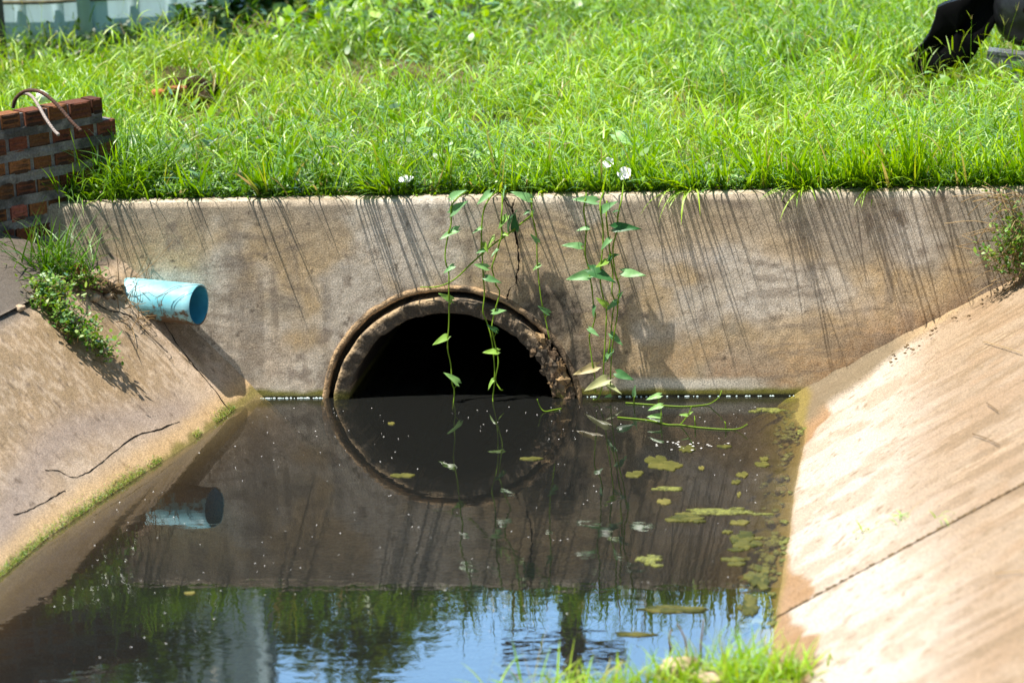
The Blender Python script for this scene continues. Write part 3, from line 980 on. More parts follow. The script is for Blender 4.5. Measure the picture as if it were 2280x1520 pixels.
# ------------------------------------------------------------------ blue drain pipe
pc = at_y(443, 679, -.125)
axis = at_y(443, 679, -.105) - at_y(300, 668, -.155)
axis = np.array([.97, -.25, -.035]); axis /= np.linalg.norm(axis)
pb = MB(); pi_ = MB()
RO, RI = .0815, .0755
a1 = np.cross(axis, (0, 0, 1)); a1 /= np.linalg.norm(a1); a2 = np.cross(a1, axis)
ang = np.linspace(0, 2 * np.pi, 65)


def ring_pts(s, r, wob=0):
    rr_ = r * (1 + wob * .02 * np.sin(ang * 3 + 1))
    # the cut mouth is slightly squashed
    return axis * s + (np.cos(ang) * rr_)[:, None] * a1 + (np.sin(ang) * rr_ * 1.0)[:, None] * a2


po = [ring_pts(s, RO, 1) for s in (-.62, -.4, -.2, -.1, -.03, 0.0)] + [ring_pts(.001, (RO + RI) / 2, 1), ring_pts(-.0005, RI, 1)]
pb.add(np.stack(po, 0), grid_faces(len(po), 65))
pi_.add(np.stack([ring_pts(-.0006, RI, 1), ring_pts(-.08, RI), ring_pts(-.3, RI), ring_pts(-.6, RI)], 0), grid_faces(4, 65))
dp = empty('drain_pipe', pc)
tag(dp, 'pale blue plastic drain pipe sticking out of the left bank, mud stained', 'pipe')
pb.build('pipe_wall', M_pvc, dp)
pi_.build('pipe_bore', M_pvcin, dp)

# ------------------------------------------------------------------ grass
vis_cx = lambda x, y: None


def in_view(P, m=260):
    v = P - CAM
    d = v @ FW
    px = PW / 2 + FPX * (v @ RX) / d; py = PH / 2 + FPX * (v @ DN) / d
    return (px > -m) & (px < PW + m) & (py > -420) & (py < PH + m)


def bwall_side(x, y):          # >0 in front of the brick wall's face
    return (x + .754) * nrm[0] + y * nrm[1]


def scatter(n, x0, x1, y0, y1, dens=None):
    x = RNG.uniform(x0, x1, n); y = RNG.uniform(y0, y1, n)
    keep = np.ones(n, bool)
    if dens is not None: keep &= RNG.random(n) < dens(x, y)
    s = bwall_side(x, y); al = (x + .754) * dirw[0] + y * dirw[1]
    keep &= ~((x < -.83) & (y > 3.30)) & ~((x < .25) & (y > 3.55 + .12 * (x + .8)) & (y < 4.7))
    keep &= ~((s < .01) & (s > -.10) & (al < .40))
    x, y = x[keep], y[keep]
    P = np.stack([x, y, field_z(x, y) - .004], -1)
    return P[in_view(P)]


def bare(x, y):                # thin patches of soil in the field
    d = fbm(x * 1.5, y * 1.5, 91)
    b = np.maximum(sst(.58, .70, d) * .8, sst(.60, .72, fbm(x * 4, y * 4, 94)) * .6)
    for (cx_, cy_, sx, sy, a) in ((-.45, 1.45, .35, .35, .8), (.05, 1.3, .3, .3, .6), (-.86, 2.25, .22, .12, .95), (2.75, 1.85, .42, .35, .93), (3.0, 1.8, .3, .3, .8), (-.2, .9, .25, .18, .5), (.7, 1.1, .2, .2, .45)):
        b = np.maximum(b, a * np.exp(-(((x - cx_) / sx) ** 2 + ((y - cy_) / sy) ** 2)))
    return 1 - b


def tuft(x, y):
    return .35 + 1.1 * sst(.35, .65, fbm(x * 2.6, y * 2.6, 92))


g = MB()
tint_field = lambda P: .50 + .55 * (fbm(P[:, 0] * 1.1, P[:, 1] * 1.1, 93) - .5)


def tints(P, spread=.42, lift=0.0, dry=.03):
    t = np.clip(tint_field(P) + lift + spread * (RNG.random(len(P)) - .5) * 2 * .8, .02, .84)
    d = RNG.random(len(P)) < dry
    return np.where(d, RNG.uniform(.86, 1, len(P)), t)


# short turf
R_ = scatter(170000, -3.6, 4.6, .07, 6.6, lambda x, y: bare(x, y) * (1.15 - .10 * y))
n = len(R_)
blades(g, R_, RNG.uniform(.05, .14, n) * (.6 + .5 * tuft(R_[:, 0], R_[:, 1])), RNG.uniform(.003, .0066, n), tints(R_), S=3)
# leafy stems: a thin stem that carries arching leaves
R_ = scatter(30000, -3.6, 4.6, .09, 6.6, lambda x, y: bare(x, y) ** 1.5 * np.clip(tuft(x, y), 0, 1) * (1.05 - .08 * y))
n = len(R_)
az = RNG.uniform(0, 2 * np.pi, n)
SL = RNG.uniform(.10, .26, n) * (.55 + .5 * tuft(R_[:, 0], R_[:, 1]))
P = blade_lines(R_, az, SL, RNG.uniform(.1, .7, n), RNG.uniform(-.1, .7, n), 5)
ti = tints(R_, lift=.02)
ribbons(g, P, az, np.full(n, .0022), np.clip(ti - .05, 0, 1), prof='stem')
for k, j in enumerate((1, 2, 3, 4, 5)):
    la = az + (np.pi / 2 if k % 2 else -np.pi / 2) + RNG.uniform(-.8, .8, n)
    ll = RNG.uniform(.06, .17, n) * (1 if j < 5 else .7)
    blades(g, P[:, j], ll, RNG.uniform(.005, .0095, n), np.clip(ti + RNG.uniform(-.1, .1, n), 0, 1), RNG.uniform(.2, 1.0, n), RNG.uniform(.3, 1.6, n), la, 4)
# long coarse blades in clumps
cl = scatter(420, -3.4, 4.4, .12, 6.4, lambda x, y: bare(x, y) ** 2 * (.45 + .55 * sst(.8, 2.2, x)))
RR = []
for c_ in cl:
    k = RNG.integers(5, 14)
    x = c_[0] + RNG.normal(0, .03, k); y = np.maximum(.08, c_[1] + RNG.normal(0, .03, k))
    RR.append(np.stack([x, y, field_z(x, y) - .004], -1))
R_ = np.concatenate(RR); n = len(R_)
blades(g, R_, RNG.uniform(.16, .40, n), RNG.uniform(.008, .017, n), tints(R_, .2, .04, .02), RNG.uniform(.05, .55, n), RNG.uniform(.3, 1.7, n), S=6)
# small ground leaves along the coping
R_ = scatter(32000, -.75, 3.4, .075, .45, lambda x, y: 1.0 - 1.8 * (y - .075)); n = len(R_)
R_[:, 2] += RNG.uniform(0, .055, n)
blades(g, R_, RNG.uniform(.018, .045, n), RNG.uniform(.006, .012, n), np.clip(tints(R_, .34, -.16), 0, 1), RNG.uniform(.4, 1.4, n), RNG.uniform(0, .8, n), S=3, prof='leaf')
# broad leaves in the field
R_ = scatter(7000, -3.4, 4.4, .14, 6.4, lambda x, y: sst(.46, .62, fbm(x * 1.3, y * 1.3, 95))); n = len(R_)
R_[:, 2] += RNG.uniform(.04, .15, n)
blades(g, R_, RNG.uniform(.035, .07, n), RNG.uniform(.018, .034, n), np.clip(tints(R_, .3, -.10, 0), 0, 1), RNG.uniform(.7, 1.4, n), RNG.uniform(0, .6, n), S=4, prof='leaf')
# low leaves right behind: dense patch of broad leaves
for (px_, py_, nn, sp) in ((720, 85, 160, .28), (600, 70, 110, .3), (1000, 60, 120, .35)):
    c_ = at_z(px_, py_, .86)
    x = c_[0] + RNG.normal(0, sp, nn); y = c_[1] + RNG.normal(0, .18, nn)
    R_ = np.stack([x, y, field_z(x, y) + RNG.uniform(.05, .2, nn)], -1)
    blades(g, R_, RNG.uniform(.05, .09, nn), RNG.uniform(.035, .06, nn), RNG.uniform(.3, .8, nn), RNG.uniform(.6, 1.4, nn), RNG.uniform(0, .6, nn), S=4, prof='leaf')
# blades leaning out over the wall: these throw the long shadows on its face
def edge_density(x):
    d = .25 + .0 * x
    d = d + .9 * sst(1.75, 2.2, x) + .55 * np.exp(-((x - .62) / .10) ** 2) + .6 * np.exp(-((x - 1.2) / .2) ** 2) + .45 * np.exp(-((x - .12) / .12) ** 2) + .45 * np.exp(-((x - 1.62) / .12) ** 2)
    return np.clip(d, 0, 1)


x = RNG.uniform(-.7, 3.35, 450); x = x[RNG.random(450) < edge_density(x) * .7]
n = len(x)
R_ = np.stack([x, RNG.uniform(.085, .22, n), np.full(n, .785)], -1)
blades(g, R_, RNG.uniform(.10, .24, n), RNG.uniform(.005, .010, n), tints(R_, .25, 0, .06), RNG.uniform(.35, 1.1, n), RNG.uniform(.1, 1.2, n), RNG.normal(-np.pi / 2, .7, n), 6)
bx_ = RNG.uniform(-.6, 3.3, 360); bx_ = bx_[RNG.random(360) < edge_density(bx_) * .60]
for x0 in bx_:
    k = RNG.integers(2, 6)
    back = RNG.choice([.09, .16, .24])
    R_ = np.stack([x0 + RNG.normal(0, .012, k), back + RNG.uniform(0, .05, k), np.full(k, .785)], -1)
    tt = RNG.uniform(.5, .9); ln = RNG.uniform(.12, .24) + back * .8
    blades(g, R_, ln * RNG.uniform(.75, 1.15, k), RNG.choice([.003, .006, .011, .016], k), tints(R_, .25, -.02, .10), tt + RNG.normal(0, .08, k), RNG.uniform(.0, .8, k), -np.pi / 2 + RNG.normal(0, .3) + RNG.normal(0, .1, k), 7)
# dense leaning bunches: their shadows run together into the broad dark bands
for x0 in (.10, .52, .60, .68, 1.06, 1.16, 1.30, 1.62, 1.80, 1.90, 2.02, 2.08, 2.16, 2.24, 2.33, 2.38, 2.47, 2.56, 2.64, 2.73, 2.82, 2.95, 3.02):
    k = RNG.integers(9, 17)
    R_ = np.stack([x0 + RNG.normal(0, .022, k), RNG.uniform(.10, .22, k), np.full(k, .785)], -1)
    tt = RNG.uniform(.60, .90); ln = RNG.uniform(.22, .36)
    blades(g, R_, ln * RNG.uniform(.6, 1.15, k), RNG.uniform(.005, .014, k), tints(R_, .3, -.04, .08), tt + RNG.normal(0, .10, k), RNG.uniform(.1, .9, k), -np.pi / 2 + RNG.normal(0, .2) + RNG.normal(0, .10, k), 7)
# thin flowering stalks with finger-like seed heads
R_ = scatter(900, -3.4, 4.4, .09, 6.2, lambda x, y: .25 + .75 * sst(1.2, 2.4, x) + .3 * sst(-.6, -1.2, x)); n = len(R_)
az = RNG.uniform(0, 2 * np.pi, n)
az[R_[:, 1] < .3] = RNG.normal(-np.pi / 2, .8, (R_[:, 1] < .3).sum())
SL = RNG.uniform(.22, .46, n)
P = blade_lines(R_, az, SL, RNG.uniform(.02, .35, n), RNG.uniform(0, .35, n), 6)
ribbons(g, P, az, np.full(n, .0021), RNG.uniform(.3, .8, n), RNG.uniform(-1, 1, n), 'stem')
for k in range(4):
    la = RNG.uniform(0, 2 * np.pi, n)
    blades(g, P[:, -1], RNG.uniform(.025, .06, n), np.full(n, .003), RNG.uniform(.84, 1, n), RNG.uniform(.1, .6, n), RNG.uniform(-.2, .4, n), la, 3)
# dry bits lying between
R_ = scatter(2600, -3.4, 4.4, .09, 6.2); n = len(R_)
R_[:, 2] += RNG.uniform(.01, .10, n)
blades(g, R_, RNG.uniform(.08, .25, n), RNG.uniform(.002, .004, n), RNG.uniform(.85, 1, n), RNG.uniform(.9, 1.6, n), RNG.uniform(-.2, .3, n), S=4)
go = g.build('grass', M_grass)
tag(go, 'bright green tangled grass covering the field behind the headwall', 'grass', kind='stuff')


# ------------------------------------------------------------------ single grass clumps
def clump(name, label, cat, base, n, ln, w, lean, spread, material=M_grass, tr=(.1, .7), group=None, azc=None, azs=3.0, S=6, stalk=0):
    mb = MB()
    R0 = np.array(base)[None, :] + np.stack([RNG.normal(0, spread, n), RNG.normal(0, spread * .7, n), np.zeros(n)], -1)
    az = RNG.uniform(0, 2 * np.pi, n) if azc is None else RNG.normal(azc, azs, n)
    blades(mb, R0, RNG.uniform(ln[0], ln[1], n), RNG.uniform(w[0], w[1], n), RNG.uniform(tr[0], tr[1], n), RNG.uniform(lean[0], lean[1], n), RNG.uniform(.2, 1.8, n), az, S)
    if stalk:
        R1 = np.array(base)[None, :] + np.stack([RNG.normal(0, spread, stalk), RNG.normal(0, spread, stalk), np.zeros(stalk)], -1)
        blades(mb, R1, RNG.uniform(ln[1] * .8, ln[1] * 1.15, stalk), np.full(stalk, .003), RNG.uniform(.85, 1, stalk), RNG.uniform(.2, .8, stalk), RNG.uniform(.1, .9, stalk), None, 6)
    o = mb.build(name, material, None, base)
    return tag(o, label, cat, group)


def on_left(px, py):
    return crack_on_left([(px, py)])[0]


clump('grass_clump', 'arching grass clump tinted dark for shade, between the brick wall and the headwall', 'grass clump', on_left(110, 612) + np.array([0, .04, 0]), 230, (.10, .30), (.004, .009), (.05, .9), .08, tr=(0, .35), stalk=6)  # low tints: the brick wall's shade is put into the blade colours
clump('grass_clump', 'tall grass tuft growing at the foot of the bricks beside the coping', 'grass clump', (-.52, .16, .78), 260, (.12, .38), (.005, .010), (.02, .6), .06, tr=(.05, .6))
clump('grass_clump', 'dark grass hiding the broken end of the brick wall', 'grass clump', (-.44, .30, .79), 240, (.14, .36), (.005, .010), (.02, .6), .07, tr=(.0, .45))
clump('grass_clump', 'shaded grass drooping over the left end of the coping', 'grass clump', (-.70, .10, .79), 70, (.10, .28), (.004, .009), (.2, .9), .04, tr=(0, .5), azc=-1.2, azs=.7)
# leafy long blades hanging over the coping right of the vines
for px_, nm in ((1520, 'long green blades drooping over the coping just right of the vines'), (1790, 'broad blade and straw hanging over the coping above the pale patch'), (1945, 'leafy sprig hanging down the wall face near the right corner')):
    b_ = at_z(px_, 432, .80); b_[1] = .085
    clump('grass_clump', nm, 'grass clump', b_, 15, (.14, .26), (.007, .013), (.6, 1.3), .02, tr=(.45, .8), azc=-1.9, azs=.5, stalk=3)

# ------------------------------------------------------------------ leafy creeping weeds on the left bank
def weed(name, label, cat, path, n, r, size, stems=16, material=M_weed, loose=.03, dry=0):
    P = np.array(path)
    o = empty(name, P[0])
    tag(o, label, cat)
    st = MB(); lf = MB()
    for k in range(stems):
        a = P[RNG.integers(0, len(P))] + RNG.normal(0, r * .5, 3) * (1, 1, .2)
        b = a + np.array([RNG.normal(0, r), RNG.normal(0, r), abs(RNG.normal(r * .9, r * .5))])
        c_ = (a + b) / 2 + RNG.normal(0, r * .3, 3)
        st.tube(spline([a, c_, b], 5), np.linspace(.0018, .0009, 11), 5, tint=.6)
        m_ = max(3, n // stems)
        tt = RNG.uniform(.15, 1, m_)[:, None]
        Q_ = a * (1 - tt) + b * tt + RNG.normal(0, loose * .5, (m_, 3))
        blades(lf, Q_, RNG.uniform(size * .6, size * 1.3, m_), RNG.uniform(size * .4, size * .65, m_), RNG.uniform(0, 1, m_), RNG.uniform(.5, 1.5, m_), RNG.uniform(-.2, .7, m_), S=3, prof='leaf')
    for q_, nm, mt in ((st, 'stems', M_dry), (lf, 'foliage', material)):
        c_ = q_.build(nm, mt, o)
        c_.location = -P[0]
    return o


weed('creeping_weed', 'bright small leaved weed creeping down the left bank along the crack', 'weed',
     [on_left(x_, y_) + np.array([.02, 0, .02]) for x_, y_ in ((80, 655), (105, 690), (130, 715), (135, 735), (155, 750), (180, 765), (215, 790), (230, 800), (95, 668), (118, 700), (165, 758))], 1500, .042, .021, 90)
weed('creeping_weed', 'small leafy weed with a brown root mass above the creeping weed', 'weed',
     [on_left(x_, y_) + np.array([.01, 0, .02]) for x_, y_ in ((180, 645), (195, 650), (170, 640))], 260, .036, .019, 24)
# dry roots and twigs round the blue pipe
tw = MB()
for k in range(60):
    a = np.array(on_left(RNG.uniform(255, 345), RNG.uniform(620, 740))) + (.01, -.01, .01)
    dirn = np.array([RNG.normal(.03, .05), RNG.normal(-.03, .04), RNG.normal(.02, .06)])
    b = a + dirn; c_ = (a + b) / 2 + RNG.normal(0, .018, 3)
    tw.tube(spline([a, c_, b], 5), np.linspace(.0018, .0007, 11), 5, tint=RNG.uniform(0, 1))
tag(tw.build('dry_twigs', M_dry), 'tangle of dry brown twigs and roots draped round the blue pipe', 'twigs')
tw = MB()
for (pts) in ([(330, 650, -.19), (350, 660, -.2), (385, 640, -.19), (405, 636, -.18)], [(360, 700, -.2), (358, 680, -.2), (365, 660, -.2), (378, 648, -.19)], [(345, 665, -.2), (372, 652, -.2), (398, 640, -.19), (440, 634, -.17), (470, 648, -.15)]):
    tw.tube(spline([at_y(*p_) for p_ in pts], 6), .0011, 5, tint=.1)
tag(tw.build('dry_twig', M_dry), 'thin dark twig lying across the top of the blue pipe', 'twig')
so = MB()
for px_, py_, r_ in ((215, 628, .06), (250, 640, .05), (165, 630, .06), (120, 650, .05), (285, 660, .035)):
    c_ = on_left(px_, py_)
    rock(so, c_ + np.array([-.02, 0, -.012]), (r_ * 1.3, r_ * 1.2, r_ * .55), int(px_), 14, .7)
tag(so.build('soil_heap', M_soil), 'loose brown soil spilled along the top of the left bank', 'soil', kind='stuff')
for px_, py_, r_, lb in ((238, 662, .014, 'small pale stone in the spilled soil above the blue pipe'), (206, 668, .018, 'stone beside the root mass on the left bank'), (40, 690, .016, 'stone on the dark crust at the left edge')):
    mb = MB(); rock(mb, (0, 0, 0), (r_ * 1.4, r_, r_ * .8), int(px_) + 5, 9, .6)
    tag(mb.build('stone', M_rock), lb, 'stone').location = Vector([float(v) for v in on_left(px_, py_) + np.array([.008, 0, .008])])
# half brick beside the clump
hb_ = MB()
rock(hb_, (0, 0, 0), (.038, .03, .027), 300, 10, .35, col=(.36, .14, .06))
tag(hb_.build('brick_piece', M_brick, None, None), 'rounded piece of orange brick lying in front of the grass clump', 'brick').location = Vector([float(v) for v in on_left(166, 612) + np.array([.02, 0, .015])])

# moss beard along the left water edge
ms = MB()
yy = RNG.uniform(-2.4, -.04, 5200)
oo = np.abs(RNG.normal(0, .009, 5200)) * (.5 + fbm(yy * 5, yy * 0, 111) * 1.6) + .001
keep_ = fbm(yy * 7, yy * 0 + 2, 119) > .42; yy = yy[keep_]; oo = oo[keep_]; nm_ = len(yy)
Pm = left_point(oo, yy, .002); 
blades(ms, Pm, RNG.uniform(.004, .013, nm_), RNG.uniform(.0015, .003, nm_), np.where(RNG.random(nm_) < .45, RNG.uniform(.84, .98, nm_), RNG.uniform(.1, .5, nm_)), RNG.uniform(.2, 1.2, nm_), S=2)
tag(ms.build('moss', M_grass), 'yellow green moss fringe along the left water edge', 'moss', kind='stuff')

# ------------------------------------------------------------------ vines
def leaf_mesh(base, tip, nrm_hint, width=.5, fold=.18, tint=.5, droop=.12, hole=False):
    """arrow shaped leaf: two lobes at the base, pointed tip, folded along the midrib"""
    d = tip - base; Ln = np.linalg.norm(d); d = d / Ln
    s = np.cross(d, nrm_hint); s /= np.linalg.norm(s); nn = np.cross(s, d)
    us = np.array([-.22, -.12, 0, .12, .28, .45, .62, .78, .90, 1.0])
    hw = np.array([.0, .30, .46, .50, .46, .38, .28, .17, .08, .0]) * width * 2 * .5
    inn = np.array([0, .0, 0, 0, 0, 0, 0, 0, 0, 0])
    V, T = [], []
    rows = []
    for u, h in zip(us, hw):
        row = []
        for e in (-1, -.5, 0, .5, 1):
            uu = u
            if u < 0:                      # notch between the lobes
                if abs(e) < .01: uu = 0.0
                elif abs(e) < .6: uu = u * .75
                h_ = [.30, .36][0] * width if u < -.2 else h
                x_ = (e * (h_ if u >= -.2 else .22 * width) + np.sign(e) * (.10 * width if u < -.2 else 0))
            else:
                x_ = e * h
            z_ = fold * abs(x_) - droop * max(0, uu) ** 2 + .02 * math.sin(uu * 9 + e * 2)
            row.append(base + (d * uu + s * x_ + nn * z_) * Ln)
        rows.append(row)
    return np.array(rows)


def add_leaf(parent, origin, b, t, Y, dy=-.02, hint=None, width=.50, tint=None, label=None):
    B = at_y(b[0], b[1], Y); T_ = at_y(t[0], t[1], Y + dy)
    T_ = T_ + (T_ - B) * RNG.uniform(-.12, .12)
    hint = np.array((-.15 + RNG.normal(0, .35), -.75 + RNG.normal(0, .25), .6)) if hint is None else np.array(hint, float)
    R = leaf_mesh(B, T_, hint, width * RNG.uniform(.8, 1.0), RNG.uniform(.05, .5), droop=RNG.uniform(.0, .32))
    me = mesh_np(R.reshape(-1, 3) - origin, grid_faces(R.shape[0], R.shape[1]), tint=np.full(R.shape[0] * R.shape[1], RNG.uniform(.3, .72) if tint is None else tint))
    o = link('leaf', me, M_leaf, parent)
    if label: o['label'] = label
    return o


def vine(name, label, Y, pts, leaves, r=.0032, cat='vine', group='vines hanging down the headwall', top=None):
    P = [at_y(p_[0], p_[1], Y if len(p_) < 3 else p_[2]) for p_ in pts]
    if top is not None:
        P = [np.array(top)] + P
    o = empty(name, P[0])
    tag(o, label, cat, group)
    C_ = spline(P, 6)
    C_[:, 1] += .006 * np.sin(np.arange(len(C_)) * .5)
    mb = MB()
    rr_ = np.linspace(r, r * .72, len(C_))
    rr_[::12] *= 1.35
    mb.tube(C_, rr_, 8)
    for lf in leaves:                       # petioles run from the stem to the leaf base
        b = at_y(lf[0][0], lf[0][1], Y)
        k = np.argmin(np.linalg.norm(C_ - (b + np.array([0, 0, -.02])), axis=1))
        if np.linalg.norm(C_[k] - b) > .004:
            mb.tube(spline([C_[k], (C_[k] + b) / 2 + np.array([0, -.004, -.004]), b], 4), .0014, 6)
    st = mb.build('stem', M_stem, o); st.location = -P[0]
    for lf in leaves:
        add_leaf(o, P[0], lf[0], lf[1], Y, **(lf[2] if len(lf) > 2 else {}))
    return o


DK = dict(tint=.05)
YE = dict(tint=.80)
vine('hanging_vine', 'leftmost long vine hanging straight down past the pipe mouth into the water', -.075,
     [(1045, 424, .10), (1022, 438, -.02), (1005, 460), (1004, 500), (998, 522), (991, 562), (994, 588), (999, 612), (1000, 660), (999, 720), (997, 772), (1003, 812), (1007, 850), (1011, 872), (1009, 908), (1011, 918)],
     [((1006, 474), (1041, 446), dict(tint=.3)), ((1019, 512), (977, 534)), ((1010, 592), (986, 606)), ((1006, 667), (971, 651)), ((995, 749), (962, 768), dict(tint=.75)), ((1019, 852), (994, 829), dict(tint=.6)), ((1004, 441), (1032, 421))])
vine('hanging_vine', 'vine twisted with its neighbour in front of the pipe mouth, the left of the pair', -.062,
     [(1112, 424, .10), (1093, 438, -.01), (1080, 460), (1074, 486), (1072, 545), (1074, 580), (1077, 622), (1078, 660), (1076, 695), (1085, 722), (1094, 748), (1098, 785), (1102, 838), (1097, 884), (1098, 893)],
     [((1090, 430), (1060, 457)), ((1073, 508), (1051, 519)), ((1085, 596), (1057, 588)), ((1080, 556), (1059, 563)), ((1078, 541), (1085, 566), dict(tint=.8)), ((1108, 782), (1075, 784), dict(tint=.78)), ((1100, 845), (1082, 866), dict(tint=.75))])
vine('hanging_vine', 'vine twisted with its neighbour in front of the pipe mouth, the right of the pair', -.070,
     [(1117, 424, .05), (1118, 462), (1116, 500), (1117, 524), (1111, 545), (1104, 568), (1096, 594), (1099, 616), (1105, 634), (1112, 652), (1105, 682), (1098, 708), (1096, 730), (1103, 772), (1110, 806), (1103, 846), (1113, 864), (1119, 869)],
     [((1128, 482), (1105, 512)), ((1082, 618), (1116, 628), dict(tint=.25)), ((1098, 694), (1126, 690), dict(tint=.55)), ((1106, 736), (1083, 723), DK), ((1108, 555), (1091, 572), dict(tint=.3)), ((1125, 417), (1116, 440), dict(tint=.5))])
vine('hanging_vine', 'yellow green runner slanting down across the wall to the left of the crack', -.045,
     [(1186, 478), (1150, 506), (1118, 530), (1086, 554), (1050, 586), (1012, 622), (972, 638), (935, 640)],
     [((1134, 510), (1138, 470), DK), ((1147, 512), (1146, 474), dict(tint=.02)), ((1100, 528), (1082, 552), YE), ((1120, 520), (1132, 524), YE), ((1064, 563), (1080, 548), YE)], r=.0036)  # the two darkest leaves have their shade put into the tint
vine('hanging_vine', 'short vine ending just above the right haunch of the pipe', -.060,
     [(1183, 416, .06), (1184, 470), (1190, 500), (1195, 540), (1197, 590), (1200, 630), (1208, 680), (1216, 720), (1224, 754)],
     [((1197, 539), (1180, 520)), ((1202, 589), (1183, 602), dict(tint=.6)), ((1221, 696), (1199, 682), dict(tint=.3)), ((1180, 442), (1133, 423), dict(tint=.45)), ((1178, 470), (1164, 478), dict(tint=.2)), ((1186, 476), (1190, 466), dict(tint=.2))])
vine('hanging_vine', 'leftmost vine of the dense cluster right of the pipe, two long leaves to its left', -.070,
     [(1305, 428, .05), (1304, 440), (1300, 470), (1305, 512), (1303, 565), (1311, 602), (1318, 640), (1321, 682), (1326, 700), (1320, 726), (1313, 746), (1313, 768), (1320, 812), (1324, 842), (1326, 872)],
     [((1310, 507), (1283, 510)), ((1293, 548), (1250, 541)), ((1312, 612), (1261, 619)), ((1325, 682), (1318, 707), dict(tint=.2)), ((1312, 732), (1336, 750)), ((1326, 449), (1278, 441), dict(tint=.4)), ((1327, 816), (1280, 832), dict(tint=.97))])
vine('hanging_vine', 'second vine of the dense cluster, curling into the water at its foot', -.082,
     [(1345, 424, .06), (1336, 455), (1342, 500), (1342, 550), (1338, 592), (1336, 622), (1343, 660), (1350, 692), (1350, 722), (1347, 762), (1345, 802), (1343, 836), (1340, 864), (1331, 888), (1321, 888)],
     [((1340, 469), (1371, 446)), ((1358, 533), (1332, 557)), ((1351, 581), (1322, 596), YE), ((1351, 680), (1330, 664), YE), ((1316, 601), (1368, 624), DK), ((1350, 845), (1300, 866), dict(tint=.94))])
vine('hanging_vine', 'thin dark stemmed vine in the middle of the dense cluster', -.055,
     [(1352, 430, .05), (1350, 470), (1352, 502), (1357, 555), (1363, 592), (1364, 622), (1363, 652), (1368, 672), (1364, 702), (1360, 742), (1356, 778), (1352, 806)],
     [((1374, 671), (1346, 690)), ((1362, 744), (1386, 768)), ((1362, 780), (1341, 808)), ((1362, 566), (1353, 588), DK), ((1364, 569), (1376, 566), DK)])
vine('hanging_vine', 'rightmost vine of the dense cluster with dark leaves on its right', -.066,
     [(1388, 405, .06), (1384, 444), (1376, 480), (1374, 512), (1365, 550), (1367, 592), (1375, 622), (1379, 643), (1376, 672), (1374, 702), (1368, 742), (1362, 782), (1360, 832), (1358, 884)],
     [((1368, 508), (1418, 504), dict(tint=.0)), ((1388, 606), (1435, 612), dict(tint=.5)), ((1366, 473), (1378, 466), DK), ((1350, 856), (1387, 878), dict(tint=.93)), ((1374, 830), (1413, 846), dict(tint=.12)), ((1360, 880), (1344, 884), dict(tint=.5)), ((1378, 660), (1386, 650), dict(tint=.3))])


def at_w(x, y, z=.004):
    return at_z(x, y, z)


def floater(name, label, runs, leaves, r=.0026):
    """stems lying on the water; runs: lists of (x, y, height)"""
    first = at_w(runs[0][0][0], runs[0][0][1], runs[0][0][2])
    o = empty(name, first)
    tag(o, label, 'water vine', 'vine shoots floating at the foot of the headwall')
    mb = MB()
    for run_ in runs:
        P = []
        for (x, y, h) in run_:
            P.append(at_w(x, y, 0) if h < .006 else np.array([*at_y(x, y, run_base(x, y, h))]))
        for p_, (x, y, h) in zip(P, run_):
            if h < .006: p_[2] = .003
        mb.tube(spline(P, 6), np.linspace(r, r * .7, (len(P) - 1) * 6 + 1), 7)
    st = mb.build('stem', M_stem, o); st.location = -first
    for (b, t, Y, tint) in leaves:
        B = at_y(b[0], b[1], Y); T_ = at_y(t[0], t[1], Y - .01)
        R = leaf_mesh(B, T_, np.array([-.2, -.7, .7]), .45, .25)
        me = mesh_np(R.reshape(-1, 3) - first, grid_faces(*R.shape[:2]), tint=np.full(R.shape[0] * R.shape[1], tint))
        link('leaf', me, M_leaf, o)
    return o


def run_base(x, y, h):
    # depth of the spot on the water a height h below the drawn point
    lo, hi = -3.0, .2
    for _ in range(40):
        md = (lo + hi) / 2
        if at_y(x, y, md)[2] > h: lo = md
        else: hi = md
    return lo


floater('floating_vine', 'yellow green shoot floating farther from the wall with a curled rising tip',
        [[(1375, 930, 0), (1445, 937, 0), (1485, 946, 0), (1514, 947, 0), (1550, 952, 0), (1600, 956, 0), (1632, 957, 0), (1650, 952, .012), (1664, 944, .03)],
         [(1515, 947, 0), (1525, 933, .025), (1534, 920, .05), (1540, 903, .08)], [(1471, 943, 0), (1472, 925, .035), (1472, 905, .065)], [(1548, 950, 0), (1547, 935, .03), (1546, 926, .04)], [(1616, 955, 0), (1615, 942, .025), (1613, 938, .03)]],
        [((1472, 903), (1441, 912), run_base(1472, 903, .07), .6), ((1536, 921), (1543, 915), run_base(1537, 922, .05), .75), ((1530, 924), (1512, 922), run_base(1530, 924, .045), .7), ((1470, 926), (1440, 926), run_base(1470, 926, .03), .6)])
floater('floating_vine', 'yellow green shoot floating close under the wall with upright leaves',
        [[(1393, 898, 0), (1450, 902, 0), (1520, 906, 0), (1572, 902, 0), (1590, 893, .02), (1602, 882, .04), (1607, 869, .06)],
         [(1411, 899, 0), (1412, 886, .03), (1413, 880, .04)], [(1466, 903, 0), (1467, 890, .03), (1468, 880, .05)]],
        [((1412, 880), (1413, 857), run_base(1412, 880, .045), .3), ((1469, 880), (1437, 888), run_base(1469, 880, .05), .6)])
floater('floating_vine', 'tiny bare shoot poking out of the water beside the pipe rim',
        [[(1250, 911, 0), (1232, 914, 0), (1213, 917, 0), (1203, 906, .02), (1196, 888, .055)]], [])

